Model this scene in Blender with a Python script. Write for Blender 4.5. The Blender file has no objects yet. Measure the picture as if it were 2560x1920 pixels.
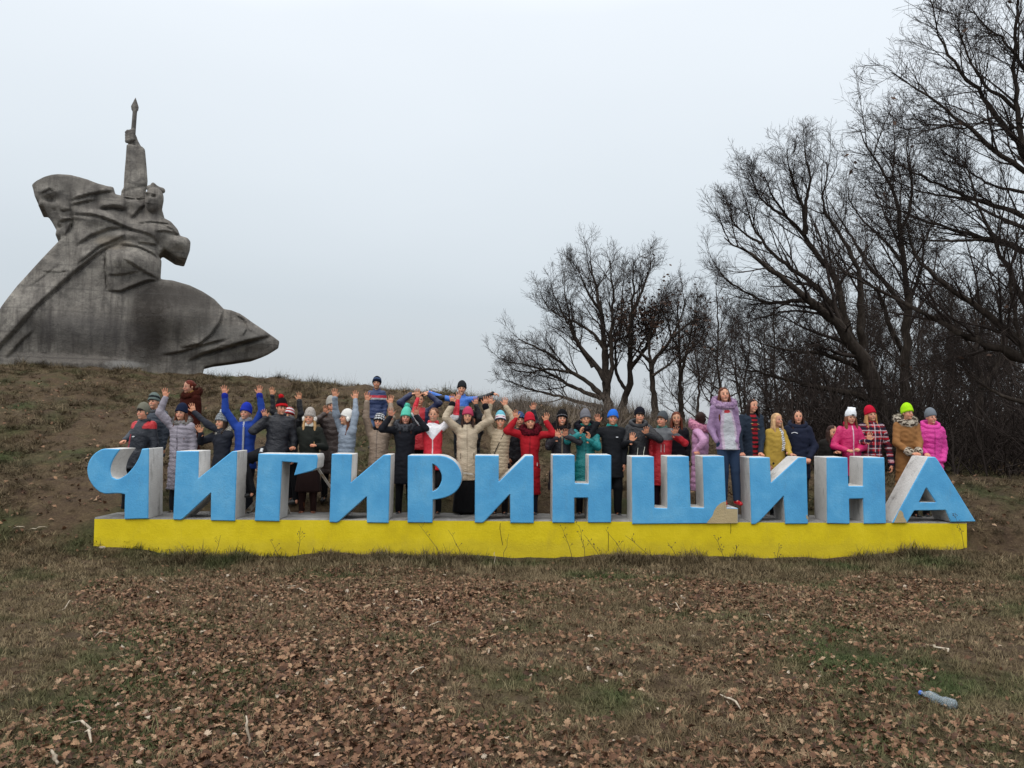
import bpy, math, random
import numpy as np
from mathutils import Vector, Matrix
R_ = np.random.RandomState(7)
random.seed(7)
SC = bpy.context.scene
COL = SC.collection

# ------------------------------------------------------------ camera, sky, sun, exposure
CX, CY, F = 1280.0, 960.0, 2000.0          # photograph is 2560 x 1920
PITCH = math.atan(90/F); ROLL = 0.0119
CAM = np.array((0.0, 0.0, 2.0))
_R0 = np.array((1.0, 0, 0)); _U0 = np.array((0, -math.sin(PITCH), math.cos(PITCH))); _F = np.array((0, math.cos(PITCH), math.sin(PITCH)))
_R = _R0*math.cos(ROLL)+_U0*math.sin(ROLL); _U = _U0*math.cos(ROLL)-_R0*math.sin(ROLL)
def ray(px, py):
    return _F + (px-CX)/F*_R + (CY-py)/F*_U
def at(px, py, Y):
    """world point seen at photograph pixel (px, py) at distance Y in front of the camera"""
    d = ray(px, py); return CAM + d*(Y/d[1])
cam_d = bpy.data.cameras.new('camera'); cam = bpy.data.objects.new('camera', cam_d); COL.objects.link(cam)
cam_d.sensor_width = 36; cam_d.lens = 36*F/2560; cam_d.clip_start = 0.1; cam_d.clip_end = 3000
M = Matrix(((_R[0], _U[0], -_F[0], CAM[0]), (_R[1], _U[1], -_F[1], CAM[1]), (_R[2], _U[2], -_F[2], CAM[2]), (0, 0, 0, 1)))
cam.matrix_world = M
SC.camera = cam
SUN_EL, SUN_AZ = math.radians(52), math.radians(205)     # azimuth from +Y, clockwise: behind the camera, a little left
W = bpy.data.worlds.new('World'); SC.world = W; W.use_nodes = True
nt = W.node_tree; nt.nodes.clear()
def N(nt, t, **kw):
    n = nt.nodes.new(t)
    for k, v in kw.items():
        if k.startswith('i_'): n.inputs[k[2:].replace('_', ' ')].default_value = v
        else: setattr(n, k, v)
    return n
_o = N(nt, 'ShaderNodeOutputWorld'); _bg = N(nt, 'ShaderNodeBackground'); nt.links.new(_bg.outputs[0], _o.inputs[0])
_sky = N(nt, 'ShaderNodeTexSky', sky_type='NISHITA', sun_disc=False, sun_elevation=SUN_EL, sun_rotation=SUN_AZ, dust_density=6, air_density=1.5)
_tc = N(nt, 'ShaderNodeTexCoord'); _sep = N(nt, 'ShaderNodeSeparateXYZ'); nt.links.new(_tc.outputs['Generated'], _sep.inputs[0])
# overcast: luminance rises from the horizon to the zenith, with soft cloud variation
_nz = N(nt, 'ShaderNodeTexNoise', i_Scale=1.6, i_Detail=4.0, i_Roughness=0.45)
_mp = N(nt, 'ShaderNodeMapping'); _mp.inputs['Scale'].default_value = (1, 1, 2.6); nt.links.new(_tc.outputs['Generated'], _mp.inputs[0]); nt.links.new(_mp.outputs[0], _nz.inputs['Vector'])
_mm = N(nt, 'ShaderNodeMath', operation='MULTIPLY_ADD'); _mm.inputs[1].default_value = 0.16; _mm.inputs[2].default_value = -0.08; nt.links.new(_nz.outputs[0], _mm.inputs[0])
_ad = N(nt, 'ShaderNodeMath', operation='ADD'); nt.links.new(_sep.outputs[2], _ad.inputs[0]); nt.links.new(_mm.outputs[0], _ad.inputs[1])
_rp = N(nt, 'ShaderNodeValToRGB'); nt.links.new(_ad.outputs[0], _rp.inputs[0])
_el = _rp.color_ramp.elements
SKY = [(0.0, (.272, .290, .304)), (0.06, (.277, .302, .322)), (0.16, (.285, .318, .346)), (0.30, (.345, .378, .408)), (0.46, (.400, .430, .462)), (1.0, (1.0, 1.0, 1.0))]
_el[0].position = SKY[0][0]; _el[0].color = (*SKY[0][1], 1); _el[1].position = 1; _el[1].color = (*SKY[-1][1], 1)
for p, c in SKY[1:-1]:
    e = _el.new(p); e.color = (*c, 1)
_hsv = N(nt, 'ShaderNodeHueSaturation'); _hsv.inputs['Saturation'].default_value = .25; _hsv.inputs['Value'].default_value = .012; nt.links.new(_sky.outputs[0], _hsv.inputs['Color'])
_mix = N(nt, 'ShaderNodeMix', data_type='RGBA', blend_type='ADD'); _mix.inputs[0].default_value = 1
nt.links.new(_rp.outputs[0], _mix.inputs[6]); nt.links.new(_hsv.outputs[0], _mix.inputs[7]); nt.links.new(_mix.outputs[2], _bg.inputs[0])
_bg.inputs[1].default_value = 2.0
sun_d = bpy.data.lights.new('sun', 'SUN'); sun = bpy.data.objects.new('sun', sun_d); COL.objects.link(sun)
sun_d.energy = 0.9; sun_d.angle = math.radians(28); sun_d.color = (1, .97, .93)
_sd = Vector((math.sin(SUN_AZ)*math.cos(SUN_EL), math.cos(SUN_AZ)*math.cos(SUN_EL), math.sin(SUN_EL)))
sun.rotation_euler = _sd.to_track_quat('Z', 'Y').to_euler(); sun.location = (0, -10, 30)
vs = SC.view_settings; vs.view_transform = 'Standard'; vs.look = 'None'; vs.gamma = 1; vs.exposure = 0.0; vs.use_curve_mapping = False
SC.cycles.max_bounces = 5; SC.cycles.diffuse_bounces = 3; SC.cycles.transparent_max_bounces = 8

# ------------------------------------------------------------ helpers
def lin(h):
    if isinstance(h, str): h = tuple(int(h[i:i+2], 16)/255 for i in (0, 2, 4))
    return tuple((c/12.92 if c <= .04045 else ((c+.055)/1.055)**2.4) for c in h)
def tag(o, label=None, cat=None, group=None, kind=None):
    if label: o['label'] = label
    if cat: o['category'] = cat
    if group: o['group'] = group
    if kind: o['kind'] = kind
    return o
def empty(name, loc, label=None, cat=None, group=None, rz=0):
    o = bpy.data.objects.new(name, None); COL.objects.link(o); o.empty_display_size = .2
    o.location = tuple(map(float, loc)); o.rotation_euler = (0, 0, rz)
    return tag(o, label, cat, group)
def mk(name, V, Fc, mat, parent=None, smooth=True, col=None, loc=None, matidx=None):
    """Fc: list/array of faces; V in coordinates of the parent"""
    me = bpy.data.meshes.new(name)
    V = np.asarray(V, dtype=np.float32)
    if isinstance(Fc, np.ndarray):
        n, k = Fc.shape
        me.vertices.add(len(V)); me.vertices.foreach_set('co', V.ravel())
        me.loops.add(n*k); me.loops.foreach_set('vertex_index', Fc.astype(np.int32).ravel())
        me.polygons.add(n); me.polygons.foreach_set('loop_start', np.arange(0, n*k, k, dtype=np.int32))
    else:
        me.from_pydata([tuple(map(float, v)) for v in V], [], Fc)
    if matidx is not None: me.polygons.foreach_set('material_index', np.asarray(matidx, dtype=np.int32))
    for m in (mat if isinstance(mat, (list, tuple)) else [mat]): me.materials.append(m)
    if smooth: me.polygons.foreach_set('use_smooth', np.ones(len(me.polygons), dtype=bool))
    me.update(calc_edges=True)
    if col is not None: setcol(me, col)
    o = bpy.data.objects.new(name, me); COL.objects.link(o)
    if parent is not None: o.parent = parent
    if loc is not None: o.location = tuple(map(float, loc))
    return o
def setcol(me, col):
    a = me.color_attributes.new('Col', 'FLOAT_COLOR', 'POINT')
    c = np.ones((len(me.vertices), 4), dtype=np.float32); c[:, :3] = col
    a.data.foreach_set('color', c.ravel())
class MB:
    """collects polygons"""
    def __init__(s): s.v = []; s.f = []; s.m = []; s.n = 0
    def add(s, V, Fc, mi=0):
        V = [tuple(map(float, p)) for p in V]
        s.v += V; s.f += [tuple(int(i)+s.n for i in f) for f in Fc]; s.m += [mi]*len(Fc); s.n += len(V)
    def box(s, c, d, mi=0, rot=None):
        c = np.array(c, float); d = np.array(d, float)/2
        P = np.array([(x, y, z) for x in (-1, 1) for y in (-1, 1) for z in (-1, 1)])*d
        if rot is not None: P = P@np.array(rot).T
        s.add(P+c, [(0, 1, 3, 2), (4, 6, 7, 5), (0, 4, 5, 1), (2, 3, 7, 6), (0, 2, 6, 4), (1, 5, 7, 3)], mi)
    def tube(s, pts, rad, sides=6, mi=0, cap=True):
        pts = np.array(pts, float); m = len(pts); rad = np.broadcast_to(np.array(rad, float), (m,))
        T = np.gradient(pts, axis=0); T /= np.linalg.norm(T, axis=1)[:, None]+1e-9
        ref = np.array((0, 0, 1.0)) if abs(T[0][2]) < .9 else np.array((1.0, 0, 0))
        V = []
        for i in range(m):
            a = np.cross(T[i], ref); a /= np.linalg.norm(a)+1e-9; b = np.cross(T[i], a)
            for k in range(sides):
                an = 2*math.pi*k/sides; V.append(pts[i]+rad[i]*(math.cos(an)*a+math.sin(an)*b))
        Fc = [(i*sides+k, i*sides+(k+1) % sides, (i+1)*sides+(k+1) % sides, (i+1)*sides+k) for i in range(m-1) for k in range(sides)]
        if cap: Fc += [tuple(range(sides-1, -1, -1)), tuple((m-1)*sides+k for k in range(sides))]
        s.add(V, Fc, mi)
    def build(s, name, mat, parent=None, smooth=False, loc=None):
        return mk(name, s.v, s.f, mat, parent, smooth, loc=loc, matidx=s.m if isinstance(mat, (list, tuple)) else None)

def noise3(P, f=1.0, seed=0):
    """cheap smooth pseudo noise, about -1..1"""
    r = np.random.RandomState(seed); out = 0
    for k in range(5):
        d = r.normal(size=3); d /= np.linalg.norm(d); ph = r.uniform(0, 6.28); w = r.uniform(.7, 1.6)
        d2 = r.normal(size=3); d2 /= np.linalg.norm(d2)
        out = out + np.sin((P@d)*f*w*2 + ph + 1.3*np.sin((P@d2)*f*w*1.3+ph*2))
    return out/3.0
def noise2(x, y, f=1.0, seed=0):
    P = np.stack([x, y, np.zeros_like(x)], -1); return noise3(P, f, seed)

# surface nets with sparse evaluation -> vertices, quads
def surface_nets(fn, lo, hi, h, margin=1.0):
    lo = np.array(lo, float); hi = np.array(hi, float); B = 6
    n = (np.ceil((hi-lo)/h/B).astype(int))*B+1
    nb = (n-1)//B
    g = [lo[i]+(np.arange(nb[i])+.5)*B*h for i in range(3)]
    C = np.stack(np.meshgrid(*g, indexing='ij'), -1).reshape(-1, 3)
    dc = fn(C).reshape(nb)
    act = np.abs(dc) < B*h*.95*margin+h
    vals = np.repeat(np.repeat(np.repeat(np.where(dc < 0, -1., 1.), B, 0), B, 1), B, 2)
    full = np.ones(n, dtype=np.float32); full[:-1, :-1, :-1] = vals
    full[-1, :-1, :-1] = vals[-1]; full[:-1, -1, :-1] = vals[:, -1]; full[:-1, :-1, -1] = vals[:, :, -1]
    need = np.zeros(n, dtype=bool)
    a = np.repeat(np.repeat(np.repeat(act, B, 0), B, 1), B, 2)
    for dx in (0, 1):
        for dy in (0, 1):
            for dz in (0, 1):
                need[dx:dx+a.shape[0], dy:dy+a.shape[1], dz:dz+a.shape[2]] |= a
    I = np.argwhere(need)
    full[need] = fn(lo+I*h)
    # keep the border outside
    for ax in range(3):
        sl = [slice(None)]*3
        for e in (0, -1):
            sl[ax] = e; s = tuple(sl); full[s] = np.maximum(full[s], h*.01)
    ins = full < 0
    cn = ins[:-1, :-1, :-1].astype(np.int8)*0
    offs = [(i, j, k) for i in (0, 1) for j in (0, 1) for k in (0, 1)]
    for o in offs: cn = cn+ins[o[0]:o[0]+n[0]-1, o[1]:o[1]+n[1]-1, o[2]:o[2]+n[2]-1]
    cell = (cn > 0) & (cn < 8)
    ci = np.argwhere(cell)
    if len(ci) == 0: return np.zeros((0, 3)), np.zeros((0, 4), int)
    idx = -np.ones(cell.shape, dtype=np.int64); idx[cell] = np.arange(len(ci))
    cv = np.stack([full[ci[:, 0]+o[0], ci[:, 1]+o[1], ci[:, 2]+o[2]] for o in offs], 1)
    acc = np.zeros((len(ci), 3)); cnt = np.zeros(len(ci))
    for a_ in range(8):
        for b_ in range(a_+1, 8):
            oa, ob = np.array(offs[a_]), np.array(offs[b_])
            if np.abs(oa-ob).sum() != 1: continue
            va, vb = cv[:, a_], cv[:, b_]; m = (va < 0) != (vb < 0)
            t = np.clip(va[m]/(va[m]-vb[m]), 0, 1)
            acc[m] += oa+(ob-oa)*t[:, None]; cnt[m] += 1
    V = lo+(ci+acc/cnt[:, None])*h
    Q = []
    for ax in range(3):
        b, c = (ax+1) % 3, (ax+2) % 3
        sa = [slice(None)]*3; sb = [slice(None)]*3
        sa[ax] = slice(0, n[ax]-1); sb[ax] = slice(1, n[ax])
        e = ins[tuple(sa)] != ins[tuple(sb)]
        E = np.argwhere(e)
        ok = (E[:, b] > 0) & (E[:, c] > 0) & (E[:, b] < n[b]-1) & (E[:, c] < n[c]-1); E = E[ok]
        s = ins[tuple(E.T)]
        def cc(db, dc_):
            X = E.copy(); X[:, b] -= db; X[:, c] -= dc_; return idx[tuple(X.T)]
        q = np.stack([cc(1, 1), cc(0, 1), cc(0, 0), cc(1, 0)], 1)
        q[~s] = q[~s][:, ::-1]
        Q.append(q)
    Q = np.concatenate(Q); Q = Q[(Q >= 0).all(1)]
    return V, Q
def smin(a, b, k):
    h = np.clip(.5+.5*(b-a)/k, 0, 1); return b+(a-b)*h-k*h*(1-h)
def smax(a, b, k): return -smin(-a, -b, k)
def capsule(P, a, b, ra, rb, want_t=False):
    a = np.asarray(a, float); b = np.asarray(b, float); ba = b-a
    t = np.clip(((P-a)@ba)/(ba@ba+1e-12), 0, 1)
    d = np.linalg.norm(P-a-t[:, None]*ba, axis=1)-(ra+(rb-ra)*t)
    return (d, t) if want_t else d
def ellip(P, c, r):
    q = (P-np.asarray(c))/np.asarray(r); k0 = np.linalg.norm(q, axis=1); k1 = np.linalg.norm(q/np.asarray(r), axis=1)+1e-9
    return k0*(k0-1)/k1

# ------------------------------------------------------------ materials
def newmat(name):
    m = bpy.data.materials.new(name); m.use_nodes = True
    t = m.node_tree; b = t.nodes['Principled BSDF']; return m, t, b
def L(t, a, b): t.links.new(a, b)
def coords(t, kind='Object'):
    return t.nodes.new('ShaderNodeTexCoord').outputs[kind]
def noise_node(t, vec, scale, detail=4, rough=.6, sc=None, dist=0):
    if sc is not None:
        mp = t.nodes.new('ShaderNodeMapping'); mp.inputs['Scale'].default_value = sc; L(t, vec, mp.inputs[0]); vec = mp.outputs[0]
    n = t.nodes.new('ShaderNodeTexNoise'); n.inputs['Scale'].default_value = scale; n.inputs['Detail'].default_value = detail
    n.inputs['Roughness'].default_value = rough; n.inputs['Distortion'].default_value = dist; L(t, vec, n.inputs['Vector']); return n.outputs[0]
def ramp(t, fac, stops, interp='LINEAR'):
    r = t.nodes.new('ShaderNodeValToRGB'); e = r.color_ramp.elements; r.color_ramp.interpolation = interp
    e[0].position = stops[0][0]; e[0].color = (*stops[0][1], 1); e[1].position = stops[-1][0]; e[1].color = (*stops[-1][1], 1)
    for p, c in stops[1:-1]:
        q = e.new(p); q.color = (*c, 1)
    L(t, fac, r.inputs[0]); return r.outputs[0]
def g3(v): return (v, v, v)
def mixc(t, fac, a, b, mode='MIX'):
    m = t.nodes.new('ShaderNodeMix'); m.data_type = 'RGBA'; m.blend_type = mode
    for s, x in ((0, fac), (6, a), (7, b)):
        if isinstance(x, (int, float)): m.inputs[s].default_value = x
        elif isinstance(x, tuple): m.inputs[s].default_value = (*x, 1)
        else: L(t, x, m.inputs[s])
    return m.outputs[2]
def math_(t, op, a, b=0.0, clamp=False):
    m = t.nodes.new('ShaderNodeMath'); m.operation = op; m.use_clamp = clamp
    for s, x in ((0, a), (1, b)):
        if isinstance(x, (int, float)): m.inputs[s].default_value = x
        else: L(t, x, m.inputs[s])
    return m.outputs[0]
def bump(t, b, h, strength=.5, dist=.02):
    n = t.nodes.new('ShaderNodeBump'); n.inputs['Strength'].default_value = strength; n.inputs['Distance'].default_value = dist
    L(t, h, n.inputs['Height']); L(t, n.outputs[0], b.inputs['Normal'])
def colmat(name, rough, nscale, nsc=None, bs=.4, bd=.004, var=.25, sheen=0, sss=0, spec=.5, lowscale=6):
    m, t, b = newmat(name); a = t.nodes.new('ShaderNodeVertexColor'); a.layer_name = 'Col'
    co = coords(t); n1 = noise_node(t, co, nscale, 3, .6, nsc); n2 = noise_node(t, co, lowscale, 3)
    v = math_(t, 'MULTIPLY_ADD', math_(t, 'ADD', n1, n2), var)
    v.node.inputs[2].default_value = 1-var
    c = mixc(t, 1.0, a.outputs[0], v, 'MULTIPLY'); L(t, c, b.inputs['Base Color'])
    b.inputs['Roughness'].default_value = rough; b.inputs['Specular IOR Level'].default_value = spec
    if sheen: b.inputs['Sheen Weight'].default_value = sheen
    if sss:
        b.inputs['Subsurface Weight'].default_value = sss; b.inputs['Subsurface Radius'].default_value = (.01, .004, .002); b.inputs['Subsurface Scale'].default_value = 1
    bump(t, b, n1, bs, bd); return m
MAT = {}
MAT['skin'] = colmat('skin', .5, 60, var=.06, bs=.1, sss=.12, spec=.35)
MAT['cloth'] = colmat('woven_cloth', .85, 120, var=.2, bs=.5, bd=.004, spec=.25)
MAT['nylon'] = colmat('quilted_nylon', .48, 35, (1, 1, 1.6), var=.2, bs=.8, bd=.016, spec=.4)
MAT['knit'] = colmat('knitted_wool', .95, 90, (1.6, 1.6, .4), var=.3, bs=.9, bd=.006, spec=.1)
MAT['hair'] = colmat('hair', .62, 70, (1.5, 1.5, .12), var=.45, bs=.9, bd=.008, spec=.18)
MAT['fur'] = colmat('fur', .95, 60, var=.35, bs=1, bd=.01, spec=.1)
MAT['leather'] = colmat('leather', .4, 40, var=.2, bs=.3, spec=.5)

# ------------------------------------------------------------ the ground: lawn, bank behind the sign, hill with its crest
_KY = np.array([-30, 3, 6, 9, 10.4, 11.3, 11.75, 12.0, 12.55, 13.3, 15.0]); _KZ = np.array([.36, .36, .24, .05, -.03, -.06, -.04, .18, .47, .80, 1.32])
_CX = np.array([-1400, -400, 0, 250, 500, 700, 900, 1100, 1300, 1500, 1700, 1900, 2200, 2560, 3000, 4500])
_CYP = np.array([900, 905, 913, 921, 938, 952, 966, 990, 1016, 1034, 1066, 1108, 1142, 1138, 1130, 1120])
_CD = np.array([22, 24, 26.5, 28.5, 31, 28, 23, 21, 20, 21, 24, 26, 27, 27, 27, 27])
def ground_z(X, Y, fine=True):
    X = np.asarray(X, float); Y = np.asarray(Y, float)
    u = X/np.maximum(Y, 9.0); px = CX+F*u
    hor = 1050+ROLL*(px-CX); yc = np.interp(px, _CX, _CD); zc = 2+(hor-np.interp(px, _CX, _CYP))/F*yc
    Yk = Y-.0655*X*np.exp(-((Y-11.8)/2.5)**2)
    z = np.interp(Yk, _KY, _KZ)
    # ends of the front bank lie a little higher
    z = z+.15*np.clip((np.abs(X-.2)-4.6)/1.8, 0, 1)*np.exp(-((Yk-11.4)/1.3)**2)
    t = np.clip((Y-15)/(yc-15), 0, 1)
    kk = np.interp(px, [1250, 1600, 2000], [1, .85, .42]); z = np.where(Y > 12.4, .42+(z-.42)*kk, z); z15 = .42+(1.32-.42)*kk
    hill = z15+(zc-z15)*(t*(1.55-.55*t))
    z = np.where(Y > 15, hill, z)
    far = np.clip((Y-yc)/130, 0, 1)
    z = np.where(Y > yc, zc-zc*1.0*(far*far*(3-2*far))-.03*np.minimum(Y-yc, 20), z)
    if fine:
        amp = np.interp(Y, [0, 9, 12.8, 15, 40], [.012, .02, .035, .06, .12])
        z = z+amp*noise2(X, Y, 1.3, 3)+amp*.5*noise2(X, Y, 3.7, 4)+np.interp(Y, [0, 12.5, 14, 40], [.008, .012, .035, .035])*noise2(X, Y, 9.0, 5)
    return z
# smooth kinks of the profile
_yy = np.linspace(-30, 20, 1001); _zz = np.interp(_yy, _KY, _KZ); _k = np.hanning(15); _k /= _k.sum()
_zs = np.convolve(np.pad(_zz, 7, mode='edge'), _k, 'valid'); _KY = _yy[_yy <= 15]; _KZ = _zs[_yy <= 15]
def gz(x, y): return float(ground_z(np.array([x]), np.array([y]))[0])

ys = np.concatenate([np.linspace(-30, 1.5, 8), 1.5+np.cumsum(np.geomspace(.045, .095, 150))])
ys = np.concatenate([ys, ys[-1]+np.cumsum(np.geomspace(.1, .3, 100))]); ys = np.concatenate([ys, ys[-1]+np.cumsum(np.geomspace(.5, 40, 45))])
us = np.linspace(-1, 1, 250)
Yg, Ug = np.meshgrid(ys, us, indexing='ij'); Xg = Ug*(np.maximum(Yg, 6)*.95+1.5)
Zg = ground_z(Xg, Yg)
_i = np.arange(len(ys)-1)[:, None]*len(us)+np.arange(len(us)-1)[None]
Q = np.stack([_i, _i+1, _i+1+len(us), _i+len(us)], -1).reshape(-1, 4)
gm, t, b = newmat('earth_and_short_grass'); co = coords(t)
n1 = noise_node(t, co, .55, 5, .62, (1, 1, 1)); n2 = noise_node(t, co, 3.2, 5, .7); n3 = noise_node(t, co, 26, 4, .75); n4 = noise_node(t, co, 1.5, 4, .6, (1, 2.2, 1), 1)
soil = ramp(t, n3, [(.2, (.024, .016, .010)), (.5, (.060, .040, .026)), (.8, (.125, .086, .056))])
dry = ramp(t, n3, [(.2, (.040, .028, .016)), (.5, (.085, .060, .034)), (.85, (.16, .118, .070))])
green = ramp(t, n3, [(.2, (.018, .026, .010)), (.55, (.042, .058, .020)), (.85, (.09, .105, .045))])
c = mixc(t, ramp(t, n2, [(.38, g3(0)), (.62, g3(1))]), soil, dry)
c = mixc(t, ramp(t, n1, [(.50, g3(0)), (.66, g3(.8))]), c, green)
c = mixc(t, ramp(t, n4, [(.55, g3(0)), (.75, g3(.6))]), c, (.055, .040, .034))
L(t, c, b.inputs['Base Color']); b.inputs['Roughness'].default_value = .95; b.inputs['Specular IOR Level'].default_value = .1
bump(t, b, n3, .9, .03)
ground = tag(mk('ground', np.stack([Xg, Yg, Zg], -1).reshape(-1, 3), Q, gm), kind='structure')

# ------------------------------------------------------------ the sign: yellow plinth with eleven letters
def sign_Y(X): return 11.76+.0655*(X-.3)
def on_sign(px, py):
    d = ray(px, py); # intersect plane Y = 11.76 + .0655 (X - .3)
    k = (11.76-.0655*.3)/(d[1]-.0655*d[0]); return CAM+d*k
_pd = ray(1244, 1050); DEP = np.array((_pd[0]/_pd[1], 1.0, 0.0))
def painted(name, stops, rough=.75, chip=None, bs=.5, weather=.5, dirt=(.12, .11, .10)):
    m, t, b = newmat(name); co = coords(t)
    n = noise_node(t, co, 2.3, 5, .65); f = noise_node(t, co, 38, 4, .7); w = noise_node(t, co, 5, 6, .75, (1.3, 1.3, .4))
    c = ramp(t, n, stops)
    c = mixc(t, math_(t, 'MULTIPLY', f, .22), c, tuple(x*.55 for x in stops[0][1]))
    c = mixc(t, ramp(t, w, [(.55, g3(0)), (.72, g3(weather))]), c, dirt)
    L(t, c, b.inputs['Base Color']); b.inputs['Roughness'].default_value = rough; b.inputs['Specular IOR Level'].default_value = .3
    bump(t, b, math_(t, 'ADD', f, n), bs, .012); return m, t, b, c
BLUE = painted('blue_paint', [(.3, (.072, .325, .615)), (.5, (.095, .385, .685)), (.7, (.15, .46, .74))], weather=.30, dirt=(.13, .27, .38), bs=.5)[0]
WHITE, t, b, c = painted('whitewash', [(.3, (.50, .49, .47)), (.5, (.62, .61, .59)), (.7, (.70, .69, .67))], .9, bs=1.0, weather=.7)
YEL, t, b, c = painted('yellow_paint', [(.3, (.62, .47, .006)), (.5, (.72, .56, .008)), (.7, (.80, .63, .02))], .7, weather=.22, dirt=(.36, .27, .06))
sx_ = t.nodes.new('ShaderNodeSeparateXYZ'); L(t, coords(t), sx_.inputs[0]); hh_ = math_(t, 'ADD', sx_.outputs[2], math_(t, 'MULTIPLY', noise_node(t, coords(t), 3.2, 6, .8), -.34))
c2_ = mixc(t, math_(t, 'MULTIPLY', ramp(t, hh_, [(.0, g3(1)), (.10, g3(0))]), .16), c, (.26, .19, .06)); L(t, c2_, b.inputs['Base Color'])
BEIGE = painted('bare_render', [(.3, (.42, .33, .19)), (.5, (.48, .38, .22)), (.7, (.52, .42, .26))], .9, bs=.9)[0]
CONC = painted('grey_cement', [(.3, (.13, .125, .12)), (.5, (.22, .215, .205)), (.7, (.36, .35, .33))], .95, bs=1.0, dirt=(.08, .075, .07))[0]
LET = {
 'Ч': (2, [(190, 668), (335, 672), (300, 718), (268, 770), (251, 825), (250, 870), (263, 903), (300, 922), (330, 918), (380, 888), (430, 838), (470, 780), (497, 722), (512, 670), (571, 666), (565, 1250), (366, 1256), (368, 1100), (371, 1050), (330, 1040), (270, 1042), (205, 1046), (160, 1030), (112, 990), (77, 935), (58, 880), (57, 820), (75, 765), (105, 722), (145, 690)], []),
 'И': (2, [(797, 690), (985, 690), (981, 914), (1262, 690), (1303, 690), (1284, 1270), (1083, 1266), (1085, 1035), (852, 1254), (832, 1262), (770, 1258)], []),
 'Г': (3, [(152, 710), (636, 718), (646, 745), (636, 832), (600, 856), (446, 892), (478, 788), (349, 777), (325, 1273), (120, 1269)], []),
 'И2': (3, [(760, 712), (930, 716), (919, 950), (1190, 720), (1250, 720), (1232, 1287), (1052, 1285), (1050, 1067), (818, 1276), (800, 1284), (740, 1280)], []),
 'Р': (4, [(64, 725), (330, 725), (385, 735), (440, 764), (480, 805), (505, 860), (514, 915), (500, 978), (465, 1028), (410, 1063), (350, 1083), (273, 1095), (269, 1285), (62, 1284)], [[(269, 795), (300, 812), (330, 848), (347, 890), (347, 928), (330, 975), (305, 1008), (269, 1025)]]),
 'И3': (4, [(623, 725), (820, 727), (819, 945), (1043, 727), (1107, 727), (1110, 1288), (915, 1287), (912, 1047), (700, 1276), (684, 1286), (620, 1284)], []),
 'Н': (4, [(1268, 722), (1449, 722), (1451, 955), (1566, 960), (1568, 722), (1753, 722), (1752, 1283), (1560, 1284), (1560, 1078), (1446, 1078), (1448, 1285), (1264, 1285)], []),
 'Ш': (5, [(597, 735), (780, 735), (785, 1160), (892, 1165), (890, 733), (1070, 733), (1085, 1155), (1196, 1160), (1184, 733), (1362, 730), (1380, 1160), (1478, 1163), (1478, 1288), (600, 1296)], []),
 'И4': (6, [(244, 742), (415, 742), (425, 952), (652, 742), (718, 742), (733, 1293), (543, 1295), (528, 1062), (325, 1278), (292, 1298), (262, 1297)], []),
 'Н2': (6, [(885, 742), (1060, 742), (1068, 980), (1188, 980), (1190, 742), (1366, 742), (1380, 1290), (1195, 1294), (1187, 1085), (1073, 1087), (1078, 1294), (890, 1290)], []),
 'А': (7, [(865, 738), (925, 738), (950, 768), (1262, 1274), (1052, 1279), (1010, 1180), (750, 1184), (691, 1285), (566, 1286)], [[(850, 992), (930, 1115), (790, 1115)]]),
}
ORG = {2: (200, 920), 3: (600, 920), 4: (1000, 920), 5: (1400, 920), 6: (1800, 920), 7: (2060, 920)}
def pxl(cr, p): return (ORG[cr][0]+p[0]/3.318, ORG[cr][1]+p[1]/3.318)
def smooth_poly(P, sub=4, corner=math.radians(32)):
    """rounds only the gently turning corners (curves), keeps sharp ones with a tiny chamfer"""
    P = np.array(P, float); n = len(P); out = []
    for i in range(n):
        a, b, c = P[i-1], P[i], P[(i+1) % n]; u = b-a; v = c-b
        an = abs(math.atan2(u[0]*v[1]-u[1]*v[0], u@v)); lu, lv = np.linalg.norm(u), np.linalg.norm(v)
        if an < corner and an > .04:
            k = min(lu, lv)*.5; p0 = b-u/lu*k; p1 = b+v/lv*k
            for s in np.linspace(0, 1, sub+1)[:-1]: out.append((1-s)**2*p0+2*s*(1-s)*b+s*s*p1)
        else:
            k = min(1.2, .2*lu, .2*lv); out.append(b-u/lu*k); out.append(b+v/lv*k)
    return out
sign = empty('letter_sign', (0.3, 11.76, 0), 'long blue three dimensional letter sign reading ЧИГИРИНЩИНА on a yellow plinth', 'sign')
S0 = np.array((0.3, 11.76, 0.0))
EXTR = {'Ч': .5, 'И': .48, 'Г': .46}
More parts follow.
